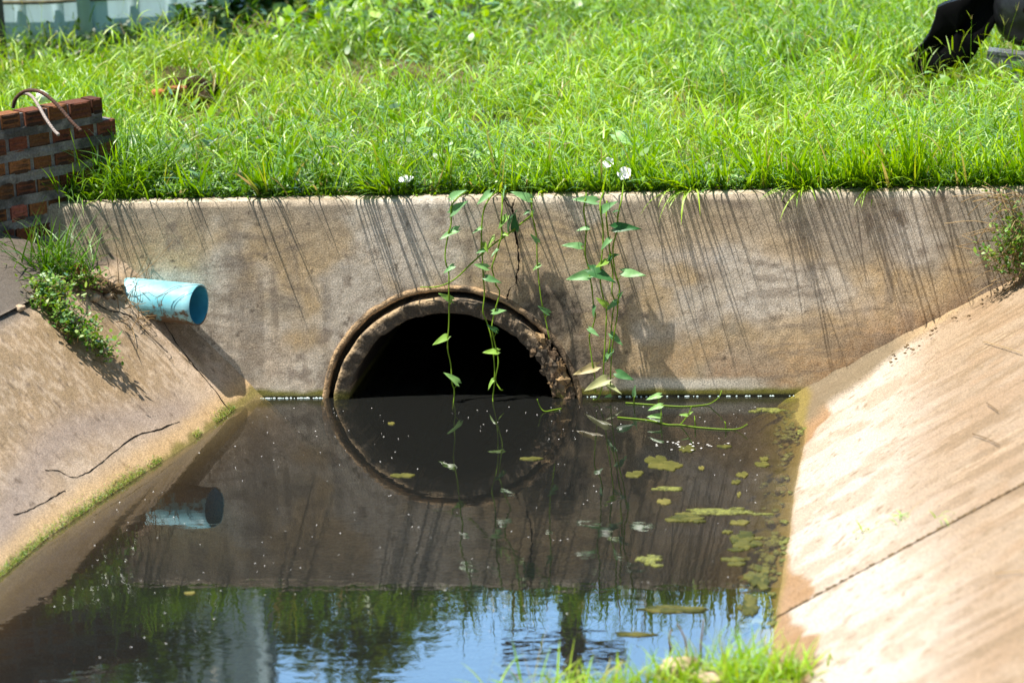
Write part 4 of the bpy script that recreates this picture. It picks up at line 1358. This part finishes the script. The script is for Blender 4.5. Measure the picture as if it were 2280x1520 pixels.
# ------------------------------------------------------------------ things floating on the water
def outline_patch(px, py, sx, sy, seed, rough=.5, z=.0035, notch=False, n=72, lob=3):
    a = np.linspace(0, 2 * np.pi, n, endpoint=False)
    r = 1 + rough * (fbm(np.cos(a) * lob * .5 + 5, np.sin(a) * lob * .5 + 5, seed, 4) - .5) * 2
    if notch:
        r = r * (1 - .75 * np.exp(-((a - 4.3) / .22) ** 2))
        r = r * (1 + .25 * np.exp(-((a - 1.2) / .25) ** 2))
    r = r * (1 + .16 * (fbm(np.cos(a) * 5 + 9, np.sin(a) * 5 + 9, seed + 3, 3) - .5) * 2)
    rings = []
    for f_ in (1, .86, .7, .5, .3, .02):
        X_ = px + np.cos(a) * r * sx * f_; Y_ = py + np.sin(a) * r * sy * f_
        P = np.array([at_z(x, y, z) for x, y in zip(X_, Y_)])
        P[:, 2] = z + (1 - f_) * .002 + .0015 * (RNG.random(n) - .5) * (f_ > .9)
        rings.append(P)
    low = rings[0].copy(); low[:, 2] = -.002
    R = np.stack([low] + rings, 0)
    R = np.concatenate([R, R[:, :1]], 1)
    return R


def float_thing(name, label, px, py, sx, sy, seed, material=M_float, rough=.35, notch=True, cat='leaf', tint=.5, group='dead leaves floating on the water', lob=3):
    R = outline_patch(px, py, sx * .85, sy * .85, seed, rough, notch=notch, lob=lob)
    c0 = R[-1].mean(0)
    me = mesh_np(R.reshape(-1, 3) - c0, grid_faces(R.shape[0], R.shape[1]), tint=np.clip(tint - .12 + .75 * (fbm(R[..., 0] * 60, R[..., 1] * 60, seed, 4) - .5), 0, 1))
    return tag(link(name, me, material, None, c0), label, cat, group)


FL = [(1462, 1022, 26, 13, 'round olive leaf overlapping a wide ragged leaf in mid water', .55), (1482, 1035, 40, 11, 'wide ragged olive leaf under the round one in mid water', .7),
      (1412, 1054, 26, 9, 'long pointed olive leaf left of the overlapping pair', .6), (1530, 997, 23, 9, 'pale olive leaf just below the floating shoot and foam dots', .55),
      (1613, 992, 18, 4, 'narrow olive leaf right of the foam dots', .5), (1701, 1020, 11, 5, 'small yellow leaf touching a wider one near the right shallows', .85), (1698, 1031, 20, 6, 'wide yellow leaf below the small one near the right shallows', .75),
      (1653, 1054, 16, 6, 'square yellow leaf in the open water right of the overlapping pair', .9), (1639, 1071, 12, 5, 'curled yellow leaf just below the square one', .75), (1645, 1099, 5, 6, 'tiny upright yellow leaf alone right of centre', .95),
      (1478, 1114, 19, 7, 'bright yellow notched leaf above the big algae strip', 1.0), (1645, 1161, 25, 6, 'yellow leaf with a raised stalk above the star shaped scum', .8), (1632, 1243, 26, 5, 'thin olive leaf between the star shaped scum and the drowned stone', .6),
      (1640, 1253, 24, 5, 'thin olive leaf just above the drowned stone', .55), (1182, 1019, 28, 4, 'thin olive leaf floating inside the reflection of the pipe, on the right', .55), (897, 1056, 34, 5, 'thin olive leaf on the left edge of the pipe reflection', .65),
      (871, 941, 8, 3, 'small brown leaf floating close under the pipe mouth', .9), (423, 1318, 14, 3, 'pale stick like leaf where the grass is mirrored on the left', .95), (1562, 1040, 7, 4, 'tiny tan leaf right of the overlapping pair', 1.0)]
for i, (px_, py_, sx, sy, lb, ti_) in enumerate(FL):
    float_thing('floating_leaf', lb, px_, py_, sx, sy, 400 + i, tint=ti_ * .8, rough=.42)
AL = [(1490, 1086, 28, 4, 'dark strip of algae right of the notched yellow leaf row', 0), (1522, 1152, 34, 11, 'pale star shaped scum at the left end of the algae strip', 1), (1600, 1138, 58, 6, 'long dark algae strip drawn out towards the right shallows', 0),
      (1655, 1206, 36, 20, 'large star shaped green scum near the right shallows', 1), (1440, 1246, 26, 9, 'dark knot of algae floating alone left of centre in the lower water', 0), (1690, 1290, 22, 26, 'upper lump of the big scum raft by the right slab', 1),
      (1668, 1345, 20, 28, 'lower lump of the big scum raft by the right slab', 1), (1500, 1352, 60, 8, 'pale scum streak across the mirrored sky', 1), (1415, 1410, 40, 4, 'thin pale scum streak at the lowest mirrored sky', 1), (1716, 911, 24, 4, 'dark twiggy debris in the far right corner of the water', 0)]
for i, (px_, py_, sx, sy, lb, k) in enumerate(AL):
    mb = MB(); c0 = at_z(px_, py_, 0)
    for j in range(16):
        t_ = RNG.normal(0, .48, 2)
        f_ = RNG.uniform(.18, .5)
        Rr = outline_patch(px_ + t_[0] * sx, py_ + t_[1] * sy, sx * f_ * RNG.uniform(.8, 1.6), max(1.2, sy * f_ * RNG.uniform(.5, 1)), 500 + i * 31 + j, .8, .0025 + .0004 * (j % 5), n=36, lob=4)
        mb.add(Rr, grid_faces(Rr.shape[0], Rr.shape[1]), tint=np.clip(RNG.uniform(.0, .55) + .6 * (fbm(Rr[..., 0] * 70, Rr[..., 1] * 70, j) - .5), 0, 1).ravel())
    tag(mb.build('algae_patch', M_float if k else M_alga, None, c0), lb, 'algae', 'algae patches floating on the water')

fr = MB()
for j in range(420):
    y_ = -RNG.uniform(.15, 2.5); d_e = abs(RNG.normal(.055, .03))
    if fbm(np.array(y_ * 2.2), np.array(3.0), 7) < .46 and RNG.random() < .8: continue
    s_ = RNG.uniform(.004, .014)
    rock(fr, (XR - d_e, y_, min(-.001, -d_e * TR * .35)), (s_ * 1.2, s_ * 1.4, s_ * .5), j, 5, .9)
tag(fr.build('algae_fringe', M_alga), 'murky fringe of algae lumps along the right waterline', 'algae', kind='stuff')

# stones and lumps in the right shallows
for (px_, py_, r_s, lb) in ((1672, 1270, .040, 'round yellowish stone drowned in the right shallows'), (1752, 940, .011, 'farthest small lump of the row in the right shallows'), (1750, 953, .011, 'second small lump of the row in the right shallows'), (1750, 985, .013, 'third small lump of the row, beside the far slab stain'),
                            (1742, 1000, .014, 'fourth small lump of the row, lowest of the far four'), (1742, 1062, .02, 'mossy lump where the right slab is wettest'), (1740, 1092, .02, 'mossy lump below the wettest spot of the right slab'), (1722, 1160, .022, 'mossy lump beside the star shaped scum'), (1700, 1240, .02, 'mossy lump between the scum and the right slab')):
    p_ = at_z(px_, py_, -.02)
    p_[2] = max((p_[0] - XR) * TR, -.09) + r_s * .45 if px_ > 1690 else -.055
    mb = MB(); rock(mb, (0, 0, 0), (r_s * 1.2, r_s, r_s * .8), int(px_), 9, .4)
    tag(mb.build('stone', M_peb, None, None), lb, 'stone', 'stones in the right shallows').location = Vector([float(v) for v in p_])

# specks of dust and pale beads painted in as the sun's glints along the wall
sp_ = MB()
n = 420
px_ = RNG.uniform(60, 1700, n); py_ = 905 + 560 * RNG.random(n) ** 1.5
for x_, y_ in zip(px_, py_):
    if fbm(np.array(x_ * .006), np.array(y_ * .012), 77) < .44: continue
    c_ = at_z(x_, y_, .0025)
    if c_[0] < xl(c_[1]) + .06 or c_[0] > 2.15: continue
    r_s = RNG.uniform(.0006, .0020)
    a = np.linspace(0, 2 * np.pi, 6, endpoint=False)
    V = np.stack([np.cos(a) * r_s * RNG.uniform(1, 2), np.sin(a) * r_s, a * 0], -1) + c_
    V = np.vstack([V, c_ + (0, 0, .0012)])
    sp_.add(V, None, [(i, (i + 1) % 6, 6) for i in range(6)])
for x_, y_ in zip(RNG.normal(1530, 45, 22), RNG.normal(993, 6, 22)):
    c_ = at_z(x_, y_, .004); r_s = RNG.uniform(.002, .004)
    a = np.linspace(0, 2 * np.pi, 6, endpoint=False)
    V = np.vstack([np.stack([np.cos(a) * r_s * 1.6, np.sin(a) * r_s, a * 0], -1) + c_, c_ + (0, 0, .0015)])
    sp_.add(V, None, [(i, (i + 1) % 6, 6) for i in range(6)])
tag(sp_.build('floating_specks', M_speck), 'white specks of dust and foam scattered over the water', 'specks', kind='stuff')
bb = MB()
for x_ in np.concatenate([RNG.uniform(.03, .30, 55), RNG.uniform(1.35, 2.2, 42)]):
    r_s = RNG.uniform(.0015, .0035)
    rock(bb, (x_, -.012 - RNG.random() * .004, .002), (r_s * RNG.uniform(1, 2.2), r_s, r_s), 1, 5, .1)
tag(bb.build('glints', plain('glint', (.62, .78, .76), .15, .8)), 'pale beads standing in for sun glints along the foot of the headwall', 'glints', kind='stuff')

# ------------------------------------------------------------------ near bank grass, clods, dead shoots
for k, (px_, n, ln, lb) in enumerate(((1640, 210, (.08, .22), 'thick blurred grass tuft at the bottom edge, the tallest of the near bank'), (1520, 120, (.05, .15), 'blurred grass tuft around the pale clods at the bottom edge'), (1740, 120, (.06, .15), 'blurred grass tuft against the right slab at the bottom edge'),
                                     (1400, 80, (.05, .15), 'thin blurred grass tuft left of the pale clods at the bottom edge'), (1210, 34, (.08, .22), 'sparse arching blades at the bottom edge, the leftmost near tuft'), (1310, 50, (.04, .13), 'low blurred grass tuft between the sparse blades and the clods'))):
    c_ = at_z(px_, 1535 if k else 1500, .03)
    c_[2] = max(mud_z(c_[0], c_[1]), -.02)
    clump('grass_clump', lb, 'grass clump', c_, int(n * 1.7), ln, (.005, .011), (.02, .8), .085, tr=(.35, .95), stalk=9)
for px_, py_, r_s, lb in ((1510, 1492, .055, 'large pale clod half hidden in the near grass'), (1575, 1512, .04, 'small pale clod right of the large one in the near grass')):
    c_ = at_z(px_, py_, .05)
    mb = MB(); rock(mb, (0, 0, 0), (r_s * 1.2, r_s, r_s * .7), int(px_), 12, .6)
    tag(mb.build('clod', M_rock), lb, 'clod').location = Vector([float(v) for v in c_])
for pts, lb in (([(1493, 1440), (1490, 1418), (1495, 1400)], 'left of the three dead shoots standing in the near water'), ([(1530, 1460), (1526, 1425), (1515, 1400), (1507, 1387)], 'middle of the three dead shoots, bent to the left'), ([(1560, 1450), (1562, 1418), (1567, 1378)], 'right of the three dead shoots, straight and pale')):
    b_ = at_z(pts[0][0], pts[0][1], 0.0)
    P = [b_] + [at_y(x_, y_, b_[1] - .01) for x_, y_ in pts[1:]]
    mb = MB(); mb.tube(spline(P, 6), np.linspace(.004, .0015, (len(P) - 1) * 6 + 1), 6, tint=.7)
    tag(mb.build('dead_shoot', M_dry, None, b_), lb, 'shoot', 'dead shoots by the near bank')

# sprouts along the joint in the right slab
for px_, py_, n, lb in ((1655, 1188, 10, ''), (1930, 1186, 16, 'lower of the green sprouts growing in the slab joint'), (2010, 1152, 14, 'middle of the green sprouts growing in the slab joint'), (2120, 1150, 12, 'upper of the green sprouts growing in the slab joint')):
    if not lb: continue
    o_ = .0
    lo, hi = 8.0, 13.0
    v = ray(px_, py_)
    for _ in range(40):
        md = (lo + hi) / 2; Q_ = CAM + v * md
        if Q_[2] > (Q_[0] - XR) * TR: lo = md
        else: hi = md
    clump('weed_sprout', lb, 'sprout', CAM + v * lo, n, (.03, .08), (.003, .006), (.5, 1.4), .03, tr=(.4, .8), group='sprouts in the slab joint', stalk=1)
# debris in the joint
jd = MB()
for k in range(160):
    o_ = RNG.uniform(.0, .9)
    rock(jd, (XR + o_, -2.439 + RNG.normal(0, .003), o_ * TR + .002), (RNG.uniform(.003, .009), .004, .003), k, 5, .5, col=(.1, .07, .05))
tag(jd.build('joint_dirt', M_soil), 'dark line of dirt packed in the joint of the right bank', 'dirt', kind='stuff')
# crumbs in the mud corner on the right
cr = MB()
for k in range(45):
    o_ = RNG.uniform(.05, .75); yy_ = -RNG.uniform(.05, .30) * (1 - .5 * o_)
    s_ = RNG.uniform(.0015, .006)
    rock(cr, (XR + o_, yy_, o_ * TR + .018), (s_ * 1.3, s_, s_ * .8), k, 6, .5)
tag(cr.build('mud_crumbs', M_soil), 'crumbs of dried mud in the corner of headwall and right slab', 'dirt', kind='stuff')
# straw lying on the right slab
for pts, lb in (([(2196, 896), (2222, 914)], 'thin dark straw highest on the right slab'), ([(2165, 965), (2195, 975), (2225, 990)], 'forked dark straw in the middle of the right slab'), ([(2215, 1276), (2250, 1272), (2280, 1270)], 'pale straw low at the right edge of the slab'), ([(2190, 760), (2235, 772), (2275, 785)], 'pale straw near the upper right edge of the slab')):
    P = []
    for x_, y_ in pts:
        v = ray(x_, y_); lo, hi = 8.0, 13.0
        for _ in range(40):
            md = (lo + hi) / 2; Q_ = CAM + v * md
            if Q_[2] > (Q_[0] - XR) * TR + .012: lo = md
            else: hi = md
        P.append(CAM + v * lo)
    mb = MB(); Ps = spline(P, 6); mb.tube(Ps, .0016, 5, tint=.15 if 'dark' in lb else .95)
    tag(mb.build('straw', M_dry, None, P[0]), lb, 'straw', 'straws on the right slab')

# ------------------------------------------------------------------ weeds at the right end of the headwall
weed('weed_bush', 'straggly leafy weed bush at the right edge where the slab meets the headwall', 'bush',
     [at_y(x_, y_, -.10) for x_, y_ in ((2262, 470), (2265, 520), (2255, 570), (2270, 600), (2240, 610), (2275, 545), (2235, 560))], 760, .062, .021, 60, M_weed, .035)
sb = MB()
for k in range(60):
    b0 = at_y(RNG.uniform(2235, 2300), RNG.uniform(430, 630), -.08)
    e0 = b0 + np.array([-abs(RNG.normal(.10, .07)), RNG.normal(-.04, .03), RNG.normal(-.03, .07)])
    sb.tube(spline([b0, (b0 + e0) / 2 + np.array([0, -.01, abs(RNG.normal(.02, .01))]), e0], 5), .0014, 5, tint=RNG.uniform(.4, 1))
tag(sb.build('dry_grass_bunch', M_dry), 'bunch of dry straw hanging over the wall end beside the weed bush', 'dry grass')

# ------------------------------------------------------------------ flowers and litter in the grass
def flower(px_, py_, Y_, r_s, lb, face=(-.1, -.75, .6)):
    c_ = at_y(px_, py_, Y_)
    n_ = np.array(face, float); n_ /= np.linalg.norm(n_)
    a = np.cross(n_, (0, 0, 1)); a /= np.linalg.norm(a); b = np.cross(a, n_)
    ang_ = np.linspace(0, 2 * np.pi, 31)
    o = empty('morning_glory', c_)
    tag(o, lb, 'flower', 'white trumpet flowers in the grass')
    R = []
    for rr_, dp_ in ((.08, -1.5), (.12, -1.0), (.25, -.5), (.6, -.12), (1.0, .06)):
        k_ = rr_ * (1 + .07 * np.cos(5 * ang_) * (rr_ > .5))
        R.append((np.cos(ang_) * k_)[:, None] * a * r_s + (np.sin(ang_) * k_)[:, None] * b * r_s + n_ * dp_ * r_s)
    link('corolla', mesh_np(np.stack(R, 0), grid_faces(5, 31)), M_petal, o)
    mb = MB(); mb.tube(spline([-n_ * r_s * 1.4, -n_ * r_s * 2 - np.array([0, 0, .03]), -n_ * r_s * 2 - np.array([0, 0, .12])], 4), .0018, 6)
    mb.build('stalk', M_stem, o)
    return o


flower(903, 399, .10, .030, 'white trumpet flower at the coping left of the vines, facing up', (-.05, -.25, .97))
flower(1390, 386, .08, .027, 'white trumpet flower at the top of the dense vine cluster')
flower(1355, 362, .16, .022, 'small white flower just above the one on the vine cluster')
flower(738, 24, 3.9, .05, 'pale flower far back below the shrubs')
lt = MB(); rock(lt, (0, 0, 0), (.030, .026, .028), 700, 12, .5)
tag(lt.build('white_lump', M_petal), 'crumpled white lump in the grass behind the bent bars', 'litter').location = Vector([float(v) for v in at_z(96, 216, 1.0)])
for px_, py_, sx, sy, sz, lb, mt in ((578, 312, .05, .03, .02, 'pale sandy stone in the thin grass left of centre', M_rock), (622, 325, .03, .025, .015, 'smaller sandy stone right of the pale one', M_rock), (451, 292, .028, .012, .024, 'scrap of white paper in the grass by the rubble, the left one', M_petal), (476, 291, .016, .01, .016, 'scrap of white paper in the grass by the rubble, the right one', M_petal), (452, 8, .02, .02, .02, '', None)):
    if not lb: continue
    c_ = at_z(px_, py_, .835)
    mb = MB(); rock(mb, (0, 0, 0), (sx, sy, sz), int(px_), 11, .6)
    tag(mb.build('stone' if mt is M_rock else 'paper_scrap', mt), lb, 'stone' if mt is M_rock else 'litter').location = Vector([float(v) for v in c_])

# big pale leaves lying on the grass near the coping
for (px_, py_, tx, ty_, Y_, lb) in ((1002, 318, 1000, 338, .45, 'pale upright leaf in the grass left of the drooping one'), (1092, 336, 1120, 352, .40, 'pale drooping leaf in the grass above the twisted vines'), (930, 296, 965, 284, .7, 'long pale leaf lying flat in the grass left of the upright one'), (1370, 300, 1410, 322, .5, 'pale leaf in the grass above the dense vine cluster')):
    B = at_y(px_, py_, Y_); T_ = at_y(tx, ty_, Y_ - .04)
    R = leaf_mesh(B, T_, np.array([-.1, -.6, .8]), .55, .2)
    tag(link('broad_leaf', mesh_np(R.reshape(-1, 3) - B, grid_faces(*R.shape[:2]), tint=np.full(R.shape[0] * R.shape[1], .6)), M_leaf, None, B), lb, 'leaf', 'broad pale leaves in the grass')

# ------------------------------------------------------------------ rubble mound of old bricks
for (px_, py_, rz, sz, lb, cb) in ((432, 184, .5, (.055, .035, .028), 'dark end brick on top of the grassy rubble mound', (.14, .06, .035)), (395, 192, .3, (.045, .03, .018), 'broken red brick in the middle of the rubble mound', (.30, .11, .05)), (352, 199, .2, (.032, .03, .016), 'orange brick at the left end of the rubble mound', (.42, .16, .06))):
    c_ = at_z(px_, py_ + 8, .915)
    mb = MB()
    V = []
    u = np.linspace(-1, 1, 9)
    mt_ = np.array([[math.cos(rz), -math.sin(rz), 0], [math.sin(rz), math.cos(rz), 0], [0, 0, 1]])
    rock(mb, (0, 0, 0), (1, 1, 1), int(px_), 14, .25, col=cb)
    V = mb.v[0]
    V = np.sign(V) * np.abs(V) ** .45                       # squared off like a worn brick
    mb.v[0] = (V * np.array(sz)) @ mt_.T
    tag(mb.build('broken_brick', M_brick), lb, 'brick', 'broken bricks on the rubble mound').location = Vector([float(v) for v in c_])
mb = MB(); rock(mb, (0, 0, 0), (.13, .09, .07), 811, 20, .8)
tag(mb.build('soil_clod', plain('dark_soil', (.05, .035, .02), 1, .05, .6, 30, .01)), 'dark clod of soil under the broken bricks', 'soil').location = Vector([float(v) for v in at_z(418, 214, .87)])

# ------------------------------------------------------------------ black jar, rubber panel and plank at the upper right
def black_panel():
    Y_ = 2.2
    out = [(2042, 168), (2030, 135), (2030, 120), (2052, 100), (2068, 78), (2080, 48), (2087, 18), (2105, 8), (2135, 0), (2165, -14), (2200, -40), (2240, -60), (2244, -20), (2226, 25), (2214, 58), (2200, 80), (2182, 102), (2172, 122), (2150, 148), (2110, 158), (2075, 172), (2058, 172)]
    F, B_ = [], []
    c2 = np.array([2130, 70])
    rings = []
    for f_, dy in ((1, .02), (1, .0), (.95, -.006), (.6, -.009), (.25, -.010), (.01, -.010)):
        rings.append([at_y(*(c2 + (np.array(p_) - c2) * f_), Y_ + dy + .05 * abs((p_[0] - 2130) / 100.0) ** 2) for p_ in out])
    back = [[p_ + np.array([0, .07, 0]) for p_ in rings[0]]]
    R = np.array(back + rings); R = np.concatenate([R, R[:, :1]], 1)
    c0 = np.array(rings[0][0])
    return tag(link('rubber_panel', mesh_np(R.reshape(-1, 3) - c0, grid_faces(*R.shape[:2])), M_black, None, c0), 'black bent rubber panel standing in the grass beside the black jar', 'panel')


black_panel()
jc = at_y(2288, 25, 2.27)
o = empty('black_jar', jc - np.array([0, 0, .15]))
tag(o, 'round dark grey jar cut by the right edge of the photo, above the plank', 'jar')
pr_ = [(.001, -.150), (.06, -.148), (.10, -.125), (.135, -.08), (.152, -.02), (.155, .03), (.145, .085), (.115, .14), (.07, .175), (.055, .19), (.06, .205), (.062, .21), (.05, .21), (.045, .18), (.06, .16)]
a = np.linspace(0, 2 * np.pi, 49)
R = np.stack([np.stack([np.cos(a) * r_, np.sin(a) * r_, np.full_like(a, z_ + .15)], -1) for r_, z_ in pr_], 0)
link('jar_body', mesh_np(R.reshape(-1, 3), grid_faces(len(pr_), 49)), M_jar, o)
hp = MB(); hc = at_y(2282, 12, 2.27) - (jc - np.array([0, 0, .15]))
dv = (hc - np.array([0, 0, .15])); dv[1] = -math.sqrt(max(.0, .155 ** 2 - dv[0] ** 2 - dv[2] ** 2)); 
rock(hp, np.array([0, 0, .15]) + dv * .99, (.014, .006, .016), 3, 10, .1)
hp.build('hole', M_crack, o)
pl = MB()
P0, P1 = at_y(2197, 126, 2.08), at_y(2330, 140, 2.06)
dx = P1 - P0; Ln = np.linalg.norm(dx); dx /= Ln; up_ = np.array([0, 0, 1.]); sd = np.cross(dx, up_)
MP = (np.stack([dx, -sd, np.cross(dx, -sd)], 1), P0)
for z0, z1, y0, in ((-.026, -.010, 0), (-.008, .008, .004), (.010, .024, .002)):
    pl.box((0, y0, z0), (Ln, .11, z1), MP)
tag(pl.build('plank_bench', M_plank, smooth=False), 'grey layered plank under the black jar', 'plank')
pp = at_y(2262, 160, 2.10); 
pg = MB(); pg.tube([pp + (0, 0, -.10), pp + (0, 0, .01)], .022, 10)
tag(pg.build('plank_support', M_plank), 'short grey block carrying the plank in the grass', 'block')

# ------------------------------------------------------------------ blue fence
fn = empty('blue_fence', (-1.5, 3.5, .8))
tag(fn, 'pale blue painted fence wall at the upper left behind the field', 'fence')
FY = 3.5
fx = np.arange(-4.6, -.86, .0125)
rb = .010 * (np.sin(fx * 2 * np.pi / .20) > .75)
hz_ = np.array([.70, 1.05, 2.0, 3.3])
X, Z = np.meshgrid(fx, hz_, indexing='ij')
Y = FY - np.broadcast_to(rb[:, None], X.shape)
fb = MB().add(np.stack([X, Y, Z], -1), grid_faces(len(fx), 4))
fb.add(np.stack([X, Y + .05, Z], -1), grid_faces(len(fx), 4))
fb.box((-.865, FY - .01, .70), (-.855, FY + .06, 3.3))
o = fb.build('panel', M_fence, fn); o.location = (1.5, -3.5, -.8)
for xp in (-4.3, -1.60, -.9):
    pm_ = MB(); pm_.box((xp - .035, FY - .045, .70), (xp + .035, FY - .013, 3.32))
    o = pm_.build('post', M_fence, fn); o.location = (1.5, -3.5, -.8)
rl = MB(); pa = at_y(12, 6, FY - .03); pb_ = at_y(210, -2, FY - .03)
rl.tube(spline([pa + (-.8, 0, .02), pa, (pa + pb_) / 2 + (0, 0, -.006), pb_, pb_ + (1.0, 0, .02)], 8), .012, 8)
o = rl.build('rail', M_rail, fn); o.location = (1.5, -3.5, -.8)
gp = MB(); c_ = at_y(5, 105, 3.2); gp.box((c_[0] - .07, 3.16, .70), (c_[0] + .012, 3.24, 1.9))
tag(gp.build('wooden_post', M_post, smooth=False), 'dark grey post at the upper left corner in front of the fence', 'post')

# ------------------------------------------------------------------ trees and shrubs by the fence
def tree(name, label, base, crown, trunk_r, n, size, material, lean=(0, 0), group=None, cat='tree', limbs=7, tr=(0, 1)):
    base = np.array(base, float)
    o = empty(name, base)
    tag(o, label, cat, group)
    (cx_, cy_, cz_), (rx, ry, rz) = crown
    cc = np.array([cx_, cy_, cz_]) - base
    tk = MB()
    mid = np.array([cc[0] * .4 + lean[0], cc[1] * .4 + lean[1], cc[2] * .55])
    tk.tube(spline([(0, 0, -.1), mid * .5, mid, cc * .85], 6), np.linspace(trunk_r, trunk_r * .4, 19), 9)
    blobs = []
    for k in range(limbs):
        d = RNG.normal(0, 1, 3); d /= np.linalg.norm(d)
        e = cc + d * np.array([rx, ry, rz]) * RNG.uniform(.45, .85)
        tk.tube(spline([mid + (cc - mid) * RNG.uniform(0, .6), (mid + e) / 2 + (0, 0, .05), e], 5), np.linspace(trunk_r * .4, trunk_r * .1, 11), 6)
        blobs.append(e)
    tk.build('trunk', M_bark, o)
    cr_ = MB()
    k = RNG.integers(0, len(blobs), n)
    B = np.array(blobs)[k]
    off = RNG.normal(0, 1, (n, 3)); off /= np.linalg.norm(off, axis=1, keepdims=True)
    Pq = B + off * (RNG.random((n, 1)) ** .5) * np.array([rx, ry, rz]) * .52
    blades(cr_, Pq, RNG.uniform(size * .7, size * 1.3, n), RNG.uniform(size * .35, size * .6, n), np.clip(RNG.uniform(tr[0], tr[1], n), 0, 1), RNG.uniform(.6, 2.2, n), RNG.uniform(-.3, .7, n), S=3, prof='leaf')
    cr_.build('crown', material, o)
    return o


tree('small_tree', 'small yellow green tree at the right end of the blue fence, mirrored in the water', (-.62, 4.55, .8), ((-.58, 4.1, 2.32), (.58, .35, .52)), .045, 2600, .085, M_tree, limbs=14, tr=(.5, 1))
tree('small_tree', 'dense green tree in front of the fence at the upper left, above the photo', (-2.5, 2.9, .8), ((-1.72, 2.92, 2.12), (.62, .20, .55)), .05, 2600, .075, M_tree, limbs=12, tr=(0, .7))
for (px_, n, w, h, yb, lb) in ((420, 150, .12, .12, 3.4, 'leftmost dark shrub at the foot of the fence end'), (500, 300, .16, .20, 3.45, 'dark shrub at the very end of the fence'), (560, 480, .22, .30, 3.9, 'olive shrub between the fence end and the small tree'), (640, 460, .22, .32, 4.1, 'brownish shrub left of the small tree trunk'),
                               (760, 480, .24, .32, 4.4, 'dark shrub right of the small tree trunk'), (860, 420, .24, .28, 4.5, 'olive shrub second to the right of the small tree'), (970, 420, .26, .26, 4.6, 'sparse green shrub farthest right along the top of the photo')):
    c_ = at_y(px_, 45, yb)
    weed('dark_shrub', lb, 'shrub', [np.array([c_[0] + dx_, yb + dy_, .88 + dz_]) for dx_, dy_, dz_ in ((0, 0, .1), (w * .4, .1, .08), (-w * .4, .05, .1), (0, .1, h * .6))], n, w * .5, .055, 22, M_bushl, .06)
for (px_, py_, lb) in ((45, 105, 'leafy green weed at the fence foot by the dark post'), (130, 95, 'dark green weed at the fence foot, second from the post'), (215, 85, 'green weed at the fence foot under the middle of the panel'), (300, 78, 'dark weed at the fence foot by the pale fence rib')):
    c_ = at_y(px_, py_, 3.4)
    weed('fence_weed', lb, 'weed', [np.array([c_[0] + dx_, 3.4, c_[2] - .04]) for dx_ in (-.05, 0, .05)], 130, .055, .04, 12, M_bushl, .05)

# a pole with a crossarm, seen only mirrored in the water
pole = empty('utility_pole', (.15, 8.0, .8))
tag(pole, 'dark pole with a crossarm, mirrored upside down in the near water', 'pole')
pk = MB(); pk.tube([(0, 0, -.2), (-.005, 0, 5.5)], .085, 12); pk.build('pole_shaft', M_post, pole)
pk = MB(); pk.box((-.48, -.16, 3.28), (.38, -.09, 3.40)); pk.build('crossarm', M_post, pole, smooth=False)
